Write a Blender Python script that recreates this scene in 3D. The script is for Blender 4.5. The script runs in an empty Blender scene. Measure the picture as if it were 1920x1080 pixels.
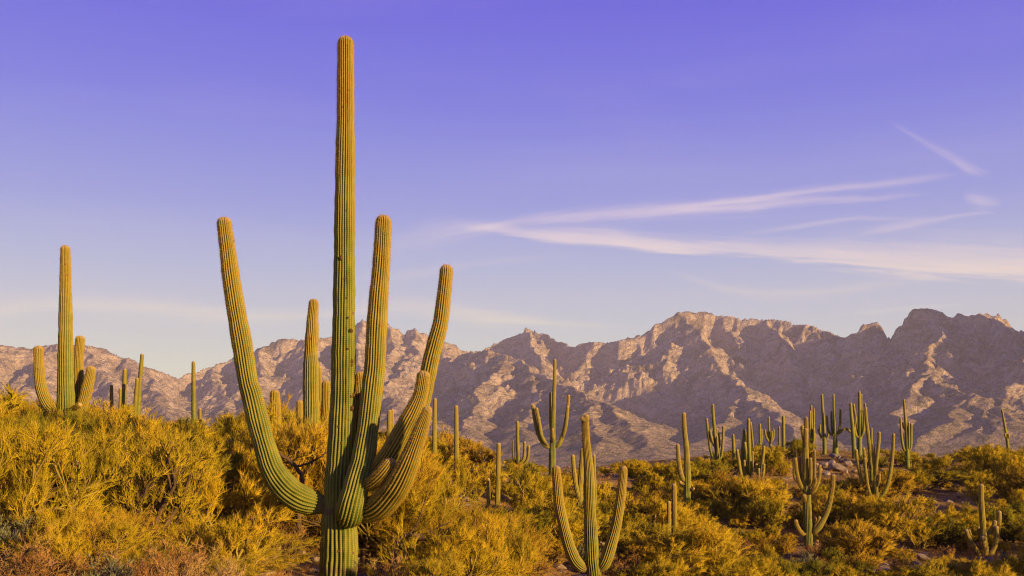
import bpy, math, random
import numpy as np
from mathutils import Vector

# ------------------------------------------------------------------ camera, sky, sun, exposure
F = 1867.0            # focal length in photo pixels (35 mm lens, 1920 px wide)
HZ = 835.0            # photo row of the horizon
SUN_AZ = math.radians(52)    # sun stands behind the camera, swung to the right
SUN_EL = math.radians(12)
EXPOSURE = 0.97
rng = np.random.default_rng(7)
random.seed(7)

scene = bpy.context.scene
C = scene.collection
cam_d = bpy.data.cameras.new('camera')
cam_d.sensor_width = 36; cam_d.lens = F/1920*36
cam_d.shift_y = (HZ-540)/1920
cam_d.clip_start = 0.1; cam_d.clip_end = 60000
cam = bpy.data.objects.new('camera', cam_d); C.objects.link(cam)
cam.location = (0, 0, 0); cam.rotation_euler = (math.radians(90), 0, 0)
scene.camera = cam
vs = scene.view_settings
vs.view_transform = 'Standard'; vs.look = 'None'; vs.exposure = EXPOSURE; vs.gamma = 1; vs.use_curve_mapping = False
scene.cycles.max_bounces = 6
scene.cycles.diffuse_bounces = 3
scene.cycles.volume_bounces = 1
scene.cycles.use_denoising = True
try: scene.cycles.denoising_prefilter = 'NONE'
except Exception: pass
scene.cycles.pixel_filter_type = 'BLACKMAN_HARRIS'; scene.cycles.filter_width = 1.15

sun_dir = Vector((math.sin(SUN_AZ)*math.cos(SUN_EL), -math.cos(SUN_AZ)*math.cos(SUN_EL), math.sin(SUN_EL)))
sd = bpy.data.lights.new('sun', 'SUN'); sd.energy = 5.0; sd.angle = math.radians(0.6); sd.color = (1.0, 0.66, 0.22)
so = bpy.data.objects.new('sun', sd); C.objects.link(so)
so.rotation_euler = sun_dir.to_track_quat('Z', 'Y').to_euler()
so.location = sun_dir*50

def lin(r, g, b):
    f = lambda c: (c/255/12.92) if c/255 <= 0.04045 else ((c/255+0.055)/1.055)**2.4
    return (f(r), f(g), f(b), 1)

class NT:
    def __init__(s, tree): s.t = tree; s.n = tree.nodes; s.l = tree.links
    def node(s, typ, **kw):
        n = s.n.new(typ)
        for k, v in kw.items(): setattr(n, k, v)
        return n
    def set(s, sock, v):
        if isinstance(v, bpy.types.NodeSocket): s.l.new(v, sock)
        else: sock.default_value = v
    def math(s, op, a, b=None, c=None, clamp=False):
        n = s.node('ShaderNodeMath', operation=op, use_clamp=clamp)
        s.set(n.inputs[0], a)
        if b is not None: s.set(n.inputs[1], b)
        if c is not None: s.set(n.inputs[2], c)
        return n.outputs[0]
    def ramp(s, fac, stops, interp='LINEAR'):
        n = s.node('ShaderNodeValToRGB'); cr = n.color_ramp; cr.interpolation = interp
        while len(cr.elements) < len(stops): cr.elements.new(0.5)
        for e, (p, c) in zip(cr.elements, stops):
            e.position = p; e.color = c if len(c) == 4 else (*c, 1)
        s.set(n.inputs[0], fac); return n.outputs[0]
    def mix(s, f, a, b, mode='MIX'):
        n = s.node('ShaderNodeMix', data_type='RGBA', blend_type=mode)
        s.set(n.inputs[0], f)
        for k, v in ((6, a), (7, b)):
            if not isinstance(v, bpy.types.NodeSocket) and len(v) == 3: v = (*v, 1)
            s.set(n.inputs[k], v)
        return n.outputs[2]
    def noise(s, vec, scale, detail=4, rough=0.5, dist=0.0, out=0):
        n = s.node('ShaderNodeTexNoise')
        if vec is not None: s.l.new(vec, n.inputs['Vector'])
        s.set(n.inputs['Scale'], scale); n.inputs['Detail'].default_value = detail
        n.inputs['Roughness'].default_value = rough; n.inputs['Distortion'].default_value = dist
        return n.outputs[out]
    def curve(s, fac, pts):
        n = s.node('ShaderNodeFloatCurve'); c = n.mapping.curves[0]
        n.mapping.use_clip = False
        while len(c.points) < len(pts): c.points.new(0.5, 0.5)
        for p, (x, y) in zip(c.points, pts): p.location = (x, y)
        n.mapping.update(); s.set(n.inputs['Value'], fac); return n.outputs[0]
    def combine(s, x, y, z):
        n = s.node('ShaderNodeCombineXYZ'); s.set(n.inputs[0], x); s.set(n.inputs[1], y); s.set(n.inputs[2], z); return n.outputs[0]

world = bpy.data.worlds.new('World'); scene.world = world; world.use_nodes = True
w = NT(world.node_tree); w.n.clear()
tc = w.node('ShaderNodeTexCoord'); sep = w.node('ShaderNodeSeparateXYZ'); w.l.new(tc.outputs['Generated'], sep.inputs[0])
dx, dy, dz = sep.outputs
elev = w.math('MULTIPLY', w.math('ARCSINE', dz), 180/math.pi/90)          # 0 horizon .. 1 zenith
SKY = [(-0.05, (214, 210, 190)), (0.0, (236, 236, 202)), (4.1/90, (218, 224, 210)), (7.2/90, (188, 202, 222)), (10.2/90, (163, 181, 229)),
       (13.1/90, (137, 153, 231)), (18.8/90, (98, 110, 232)), (24.5/90, (74, 76, 228)), (0.45, (54, 56, 172)), (1.0, (32, 36, 112))]
sky_g = w.ramp(w.math('ADD', w.math('MULTIPLY', elev, 0.95), 0.05), [((p*0.95+0.05), lin(*c)) for p, c in SKY])
nish = w.node('ShaderNodeTexSky', sky_type='NISHITA'); nish.sun_disc = False
nish.sun_elevation = SUN_EL; nish.sun_rotation = math.pi - SUN_AZ; nish.air_density = 1.2; nish.dust_density = 0.6
# cirrus, laid out in direction space: u = x/y, v = z/y of the world direction
ysafe = w.math('MAXIMUM', dy, 0.02)
u = w.math('DIVIDE', dx, ysafe); v = w.math('DIVIDE', dz, ysafe)
cvec = w.combine(u, v, 0.0)
front = w.math('SMOOTH_MIN', w.math('MULTIPLY', w.math('MAXIMUM', w.math('SUBTRACT', dy, 0.1), 0.0), 4.0), 1.0, 0.1)
def streak(pts, seed, soft=1.0, grain=0.6, low_sharp=0.0):
    """pts: (px, py, halfwidth_px, density)"""
    x0 = pts[0][0]; x1 = pts[-1][0]
    t = w.math('DIVIDE', w.math('SUBTRACT', u, (x0-960)/F), (x1-x0)/F)
    inside = w.math('MULTIPLY', w.math('GREATER_THAN', t, 0.0), w.math('LESS_THAN', t, 1.0))
    nx = lambda p: (p[0]-x0)/(x1-x0)
    cv = w.curve(t, [(nx(p), (HZ-p[1])/500) for p in pts])
    cw = w.curve(t, [(nx(p), p[2]/100) for p in pts])
    ca = w.curve(t, [(nx(p), p[3]) for p in pts])
    # direction of the streak so that the fibres run along it
    slope = (-(pts[-1][1]-pts[0][1]))/(x1-x0)
    vv = w.math('SUBTRACT', v, w.math('MULTIPLY', u, slope))
    fib = w.noise(w.combine(w.math('ADD', w.math('MULTIPLY', u, 5.0), seed), w.math('MULTIPLY', vv, 75.0), seed*1.7), 1.0, 6, 0.6, 0.6)
    wob = w.noise(w.combine(w.math('MULTIPLY', u, 9.0), w.math('MULTIPLY', vv, 14.0), seed), 1.0, 3, 0.5)
    d = w.math('SUBTRACT', v, w.math('MULTIPLY', cv, 500/F))
    d = w.math('ADD', d, w.math('MULTIPLY', w.math('SUBTRACT', wob, 0.5), 0.012))
    d = w.math('DIVIDE', d, w.math('MULTIPLY', cw, 100/F))
    fib2 = w.noise(w.combine(w.math('ADD', w.math('MULTIPLY', u, 14.0), seed), w.math('MULTIPLY', vv, 230.0), seed*0.7), 1.0, 4, 0.6, 0.8)
    d = w.math('ADD', d, w.math('MULTIPLY', w.math('SUBTRACT', fib, 0.5), 2.6))
    d = w.math('ADD', d, w.math('MULTIPLY', w.math('SUBTRACT', fib2, 0.5), 1.3))
    prof = w.math('EXPONENT', w.math('MULTIPLY', w.math('MULTIPLY', d, d), -1.0))
    if low_sharp:
        lo = w.math('ADD', w.math('MULTIPLY', d, low_sharp), 1.6, clamp=True)
        prof = w.math('MULTIPLY', prof, lo)
    g = w.math('ADD', w.math('MULTIPLY', w.math('SUBTRACT', fib, 0.35), grain*2.6), 1-grain*0.62, clamp=True)
    return w.math('MULTIPLY', w.math('MULTIPLY', w.math('MULTIPLY', prof, g), w.math('MAXIMUM', ca, 0.0)), inside)
S = [
 ([(840,420,8,0),(900,425,8,.18),(970,431,10,.42),(1080,443,15,.7),(1250,461,15,.72),(1450,474,21,.68),(1650,487,31,.74),(1920,497,37,.82),(2300,520,50,.6),(3000,560,70,0)], 1.3, .85, 1.5),
 ([(860,430,5,0),(1000,414,9,.35),(1150,403,13,.4),(1300,386,9,.4),(1450,368,6,.38),(1600,350,6,.30),(1730,334,5,.22),(1800,328,4,0)], 3.1, .6, 0),
 ([(1120,408,5,0),(1250,398,9,.3),(1370,388,11,.45),(1500,378,8,.4),(1650,370,5,.2),(1750,362,4,0)], 7.7, .7, 0),
 ([(700,470,14,0),(800,442,20,.18),(900,428,12,.28),(980,425,8,0)], 4.2, .6, 0),
 ([(1380,440,5,0),(1480,424,5,.2),(1580,412,5,.24),(1700,408,4,.1),(1760,404,4,0)], 5.9, .7, 0),
 ([(1600,440,5,0),(1680,424,8,.26),(1760,411,5,.24),(1840,402,3,.2),(1870,400,3,0)], 6.1, .7, 0),
 ([(1660,222,3,0),(1690,240,5,.16),(1730,265,6,.22),(1780,290,8,.26),(1815,312,9,.30),(1838,318,7,.2),(1860,322,4,0)], 8.4, .85, 0),
 ([(1805,368,8,0),(1830,376,12,.30),(1852,380,11,.28),(1880,380,7,0)], 9.4, .85, 0),
 ([(1250,505,3,0),(1320,530,7,.2),(1420,552,10,.3),(1520,548,10,.28),(1640,536,7,.25),(1760,528,4,0)], 10.2, .6, 0),
 ([(-700,590,30,.1),(-100,580,22,.35),(150,572,16,.38),(300,575,17,.42),(450,592,14,.45),(600,590,12,.3),(760,575,14,.35),(900,592,14,.5),(1050,606,7,.3),(1180,612,4,0)], 11.7, .6, 0),
 ([(1560,590,3,0),(1650,583,5,.25),(1760,577,4,.2),(1830,570,3,0)], 12.9, .6, 0),
 ([(640,520,8,0),(760,512,10,.16),(850,500,7,.14),(1000,482,6,.1),(1100,475,5,0)], 13.9, .7, 0),
]
acc = None
for pts, seed, grain, ls in S:
    s_ = streak(pts, seed, grain=grain, low_sharp=ls)
    acc = s_ if acc is None else w.math('ADD', acc, s_)
# faint veil
veil = w.math('MULTIPLY', w.math('SUBTRACT', w.noise(w.combine(w.math('MULTIPLY', u, 3.0), w.math('MULTIPLY', v, 16.0), 2.0), 1.0, 5, 0.55), 0.5, clamp=True), 0.22)
acc = w.math('MULTIPLY', w.math('ADD', w.math('MULTIPLY', acc, 1.15), veil), front, clamp=True)
cloud_col = w.mix(w.math('MULTIPLY', w.math('SUBTRACT', v, 0.10), 8.0, clamp=True), lin(240, 234, 206), lin(244, 222, 232))
sky_c = w.mix(acc, sky_g, cloud_col)
b1 = w.node('ShaderNodeBackground'); w.l.new(nish.outputs[0], b1.inputs[0]); b1.inputs[1].default_value = 0.06
b2 = w.node('ShaderNodeBackground'); w.l.new(sky_c, b2.inputs[0]); b2.inputs[1].default_value = 0.52
ms = w.node('ShaderNodeMixShader'); ms.inputs[0].default_value = 0.9
w.l.new(b1.outputs[0], ms.inputs[1]); w.l.new(b2.outputs[0], ms.inputs[2])
wo = w.node('ShaderNodeOutputWorld'); w.l.new(ms.outputs[0], wo.inputs[0])

# ------------------------------------------------------------------ helpers
def W(px, py, Y): return np.array([(px-960)/F*Y, Y, (HZ-py)/F*Y])

def mk(name, V, faces, m, parent=None, loc=(0, 0, 0), smooth=True, attr=None):
    """faces: list of int arrays (n,3)/(n,4). V in world coordinates, loc = origin."""
    V = np.asarray(V, dtype=np.float32) - np.asarray(loc, dtype=np.float32)
    me = bpy.data.meshes.new(name)
    me.vertices.add(len(V)); me.vertices.foreach_set('co', V.ravel())
    idx = np.concatenate([f.ravel() for f in faces]).astype(np.int32)
    cnt = np.concatenate([np.full(len(f), f.shape[1]) for f in faces]).astype(np.int32)
    st = np.concatenate([[0], np.cumsum(cnt)[:-1]]).astype(np.int32)
    me.loops.add(len(idx)); me.loops.foreach_set('vertex_index', idx)
    me.polygons.add(len(cnt)); me.polygons.foreach_set('loop_start', st); me.polygons.foreach_set('loop_total', cnt)
    me.polygons.foreach_set('use_smooth', np.full(len(cnt), smooth))
    me.update(calc_edges=True)
    if attr is not None:
        ca = me.color_attributes.new('data', 'FLOAT_COLOR', 'POINT')
        ca.data.foreach_set('color', np.asarray(attr, dtype=np.float32).ravel())
    me.materials.append(m)
    o = bpy.data.objects.new(name, me); C.objects.link(o)
    if parent is not None: o.parent = parent
    else: o.location = loc
    return o

def thing(name, label, cat, loc, group=None):
    o = bpy.data.objects.new(name, None); C.objects.link(o); o.location = loc
    o.empty_display_size = 0.3
    tag(o, label, cat, group); return o
def tag(o, label=None, cat=None, group=None, kind=None):
    if label: o['label'] = label
    if cat: o['category'] = cat
    if group: o['group'] = group
    if kind: o['kind'] = kind

def mat(name, rough=0.85, spec=0.2):
    m = bpy.data.materials.new(name); m.use_nodes = True
    t = NT(m.node_tree); b = m.node_tree.nodes['Principled BSDF']
    b.inputs['Roughness'].default_value = rough; b.inputs['Specular IOR Level'].default_value = spec
    return m, t, b

# numpy gradient noise
_P = np.random.default_rng(3).permutation(1024)
_G = np.random.default_rng(4).uniform(0, 2*np.pi, 1024); _GX = np.cos(_G); _GY = np.sin(_G)
def pn(x, y):
    xi = np.floor(x).astype(int); yi = np.floor(y).astype(int); xf = x-xi; yf = y-yi
    sx = xf*xf*xf*(xf*(xf*6-15)+10); sy = yf*yf*yf*(yf*(yf*6-15)+10)
    def g(i, j, fx, fy):
        h = _P[(_P[(xi+i) & 1023]+yi+j) & 1023]; return _GX[h]*fx+_GY[h]*fy
    a = g(0, 0, xf, yf)*(1-sx)+g(1, 0, xf-1, yf)*sx
    b = g(0, 1, xf, yf-1)*(1-sx)+g(1, 1, xf-1, yf-1)*sx
    return (a*(1-sy)+b*sy)*1.5
def fbm(x, y, o=5, gain=0.5, lac=2.03):
    a = 1; s = 0
    for i in range(o):
        s = s+a*pn(x+i*17.3, y-i*9.1); x = x*lac; y = y*lac; a *= gain
    return s
def ridged(x, y, o=6, gain=0.52, lac=2.07):
    a = 1; s = 0; wgt = 1
    for i in range(o):
        n = (1-np.abs(pn(x+i*31.7, y+i*11.9)))**2; n = n*wgt; wgt = np.clip(n*1.6, 0, 1)
        s = s+a*n; x = x*lac; y = y*lac; a *= gain
    return s

def grid_faces(nr, nc, closed=False):
    r = np.arange(nr-1)[:, None]; c = np.arange(nc if closed else nc-1)[None]
    c2 = (c+1) % nc
    return np.stack([r*nc+c, r*nc+c2, (r+1)*nc+c2, (r+1)*nc+c], -1).reshape(-1, 4)

def smoothstep(a, b, x):
    t = np.clip((x-a)/(b-a), 0, 1); return t*t*(3-2*t)

# ------------------------------------------------------------------ materials
def m_ground():
    m, t, b = mat('desert_soil', 0.95, 0.1)
    g = t.node('ShaderNodeNewGeometry').outputs['Position']
    n1 = t.noise(g, 0.35, 5, 0.6); n2 = t.noise(g, 4.0, 6, 0.65); n3 = t.noise(g, 0.08, 3)
    c = t.ramp(n1, [(0.3, (0.13, 0.070, 0.014)), (0.5, (0.25, 0.145, 0.030)), (0.7, (0.42, 0.28, 0.08))])
    n5 = t.noise(g, 14.0, 4, 0.7)
    c = t.mix(t.math('MULTIPLY', t.math('SUBTRACT', n5, 0.56, clamp=True), 9.0, clamp=True), c, (0.46, 0.34, 0.18))
    c = t.mix(t.math('MULTIPLY', t.math('SUBTRACT', n2, 0.42, clamp=True), 1.6, clamp=True), c, (0.34, 0.215, 0.09))
    sp = t.node('ShaderNodeSeparateXYZ'); t.l.new(g, sp.inputs[0])
    far = t.math('MULTIPLY', t.math('SUBTRACT', sp.outputs[1], 110.0), 0.01, clamp=True)
    fc = t.ramp(t.noise(g, 0.02, 6, 0.65), [(0.35, (0.10, 0.10, 0.05)), (0.6, (0.22, 0.19, 0.10)), (0.75, (0.30, 0.24, 0.16))])
    c = t.mix(far, c, fc)
    t.l.new(c, b.inputs['Base Color'])
    bp = t.node('ShaderNodeBump'); bp.inputs['Strength'].default_value = 0.7; bp.inputs['Distance'].default_value = 0.08
    t.l.new(n2, bp.inputs['Height']); t.l.new(bp.outputs[0], b.inputs['Normal'])
    return m
def m_mountain():
    m, t, b = mat('mountain_rock', 0.95, 0.08)
    geo = t.node('ShaderNodeNewGeometry'); g = geo.outputs['Position']
    sp = t.node('ShaderNodeSeparateXYZ'); t.l.new(geo.outputs['True Normal'], sp.inputs[0]); slope = sp.outputs[2]
    st = t.node('ShaderNodeMapping'); t.l.new(g, st.inputs[0]); st.inputs['Scale'].default_value = (1, 1, 2.2)
    n1 = t.noise(st.outputs[0], 0.006, 8, 0.62, 0.4); n2 = t.noise(g, 0.03, 8, 0.7); n4 = t.noise(g, 0.0016, 4)
    rock = t.ramp(n1, [(0.32, (0.20, 0.14, 0.11)), (0.44, (0.42, 0.31, 0.245)), (0.54, (0.66, 0.51, 0.41)), (0.62, (0.45, 0.335, 0.27)), (0.72, (0.64, 0.50, 0.40))])
    rock = t.mix(t.math('MULTIPLY', t.math('SUBTRACT', n2, 0.5, clamp=True), 3.6, clamp=True), rock, (0.14, 0.11, 0.08))
    veg = t.mix(t.math('MULTIPLY', t.math('SUBTRACT', n2, 0.45, clamp=True), 6.0, clamp=True), (0.36, 0.26, 0.19), (0.095, 0.090, 0.050))
    vf = t.math('ADD', t.math('MULTIPLY', t.math('SUBTRACT', slope, 0.68), 5.0), t.math('MULTIPLY', t.math('SUBTRACT', n4, 0.5), 2.0), clamp=True)
    c = t.mix(t.math('MULTIPLY', vf, 0.85), rock, veg)
    t.l.new(c, b.inputs['Base Color'])
    h = t.math('ADD', t.math('MULTIPLY', t.noise(st.outputs[0], 0.012, 8, 0.6, 0.6), 2.2), t.noise(g, 0.07, 6, 0.65))
    bp = t.node('ShaderNodeBump'); bp.inputs['Strength'].default_value = 1.0; bp.inputs['Distance'].default_value = 28.0
    t.l.new(h, bp.inputs['Height']); t.l.new(bp.outputs[0], b.inputs['Normal'])
    return m
def m_cactus():
    # data.r rib crest 1 / valley 0, .g metres from tip, .b metres above stem base, .a random
    m, t, b = mat('saguaro_skin', 0.6, 0.25)
    a = t.node('ShaderNodeVertexColor'); a.layer_name = 'data'
    sp = t.node('ShaderNodeSeparateColor'); t.l.new(a.outputs[0], sp.inputs[0])
    rib, tip, base = sp.outputs
    g = t.node('ShaderNodeNewGeometry').outputs['Position']
    n1 = t.noise(g, 3.0, 5, 0.6); n2 = t.noise(g, 45.0, 3, 0.6)
    skin = t.ramp(n1, [(0.3, (0.045, 0.082, 0.014)), (0.55, (0.110, 0.135, 0.016)), (0.75, (0.19, 0.190, 0.022))])
    # areoles in rows on the crests
    wv = t.math('SINE', t.math('MULTIPLY', tip, 2*math.pi/0.035))
    crest = t.math('MULTIPLY', t.math('SUBTRACT', rib, 0.62, clamp=True), 3.6, clamp=True)
    young = t.math('SUBTRACT', 1.0, t.math('MULTIPLY', tip, 0.22), clamp=True)
    sp_c = t.mix(n2, (0.44, 0.27, 0.03), (0.58, 0.40, 0.07))
    amt = t.math('MULTIPLY', crest, t.math('ADD', t.math('MULTIPLY', wv, 0.15), t.math('ADD', 0.20, t.math('MULTIPLY', young, 0.50))), clamp=True)
    c = t.mix(amt, skin, sp_c)
    fuzz = t.math('MULTIPLY', t.math('POWER', young, 1.5), t.math('ADD', 0.35, t.math('MULTIPLY', n1, 0.5)), clamp=True)
    c = t.mix(t.math('MULTIPLY', fuzz, 0.70), c, (0.24, 0.135, 0.022))
    cap = t.math('SUBTRACT', 1.0, t.math('MULTIPLY', tip, 9.0), clamp=True)
    c = t.mix(t.math('MULTIPLY', cap, 0.75), c, (0.50, 0.36, 0.19))
    # corky scars
    scar = t.math('MULTIPLY', t.math('SUBTRACT', t.noise(g, 7.0, 2, 0.4), 0.71, clamp=True), 30.0, clamp=True)
    c = t.mix(scar, c, (0.13, 0.07, 0.04))
    cork = t.math('SUBTRACT', 1.0, t.math('MULTIPLY', t.math('SUBTRACT', base, t.math('MULTIPLY', n1, 0.25)), 9.0), clamp=True)
    c = t.mix(t.math('MULTIPLY', cork, 0.8), c, t.mix(n2, (0.06, 0.045, 0.015), (0.22, 0.16, 0.06)))
    t.l.new(c, b.inputs['Base Color'])
    bp = t.node('ShaderNodeBump'); bp.inputs['Strength'].default_value = 0.5; bp.inputs['Distance'].default_value = 0.01
    t.l.new(n2, bp.inputs['Height']); t.l.new(bp.outputs[0], b.inputs['Normal'])
    return m
def m_simple(name, cols, scale=6.0, rough=0.9, trans=0.0, objvar=0.0, bump=0.0, spec=0.15):
    m, t, b = mat(name, rough, spec)
    g = t.node('ShaderNodeNewGeometry').outputs['Position']
    n = t.noise(g, scale, 4, 0.6)
    if objvar:
        oi = t.node('ShaderNodeObjectInfo').outputs['Random']
        n = t.math('ADD', n, t.math('MULTIPLY', t.math('SUBTRACT', oi, 0.5), objvar))
    k = len(cols); c = t.ramp(n, [(0.3+0.4*i/(k-1), col) for i, col in enumerate(cols)])
    t.l.new(c, b.inputs['Base Color'])
    if bump:
        bp = t.node('ShaderNodeBump'); bp.inputs['Strength'].default_value = 0.8; bp.inputs['Distance'].default_value = bump
        t.l.new(t.noise(g, scale*4, 6, 0.65), bp.inputs['Height']); t.l.new(bp.outputs[0], b.inputs['Normal'])
    if trans:
        tr = t.node('ShaderNodeBsdfTranslucent'); t.l.new(c, tr.inputs[0])
        mx = t.node('ShaderNodeMixShader'); mx.inputs[0].default_value = trans
        t.l.new(b.outputs[0], mx.inputs[1]); t.l.new(tr.outputs[0], mx.inputs[2])
        t.l.new(mx.outputs[0], m.node_tree.nodes['Material Output'].inputs[0])
    return m
M_GROUND = m_ground(); M_MTN = m_mountain(); M_CACTUS = m_cactus()
M_SPINE = m_simple('saguaro_spines', [(0.26, 0.13, 0.02), (0.42, 0.25, 0.05), (0.52, 0.36, 0.11)], 9.0)
M_TWIG = m_simple('palo_verde_twigs', [(0.28, 0.22, 0.013), (0.47, 0.335, 0.017), (0.60, 0.395, 0.024)], 1.3, trans=0.12, objvar=0.3)
M_TWIGO = m_simple('ochre_twigs', [(0.30, 0.19, 0.016), (0.45, 0.28, 0.020), (0.56, 0.36, 0.03)], 1.5, trans=0.15, objvar=0.4)
M_TWIGD = m_simple('olive_twigs', [(0.17, 0.165, 0.013), (0.31, 0.245, 0.017), (0.44, 0.32, 0.022)], 1.2, trans=0.1, objvar=0.4)
M_DRY = m_simple('dry_brittle_twigs', [(0.30, 0.14, 0.04), (0.46, 0.24, 0.07), (0.56, 0.36, 0.14)], 1.6, trans=0.1, objvar=0.5)
M_SAGE = m_simple('grey_green_leaves', [(0.18, 0.18, 0.08), (0.28, 0.27, 0.13)], 2.0, trans=0.1)
M_BARK = m_simple('palo_verde_bark', [(0.14, 0.10, 0.03), (0.24, 0.18, 0.04), (0.34, 0.26, 0.06)], 5.0, bump=0.01)
M_BARKD = m_simple('dark_dead_bark', [(0.045, 0.03, 0.02), (0.10, 0.065, 0.04), (0.17, 0.11, 0.06)], 6.0, bump=0.01)
M_ROCK = m_simple('granite', [(0.13, 0.095, 0.075), (0.24, 0.18, 0.14), (0.36, 0.28, 0.22)], 1.7, bump=0.04)
M_SCARB = m_simple('cactus_scab', [(0.05, 0.03, 0.02), (0.12, 0.06, 0.03)], 30.0)
M_CORK = m_simple('cactus_cork', [(0.16, 0.13, 0.10), (0.28, 0.23, 0.19)], 12.0, bump=0.01)


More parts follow.
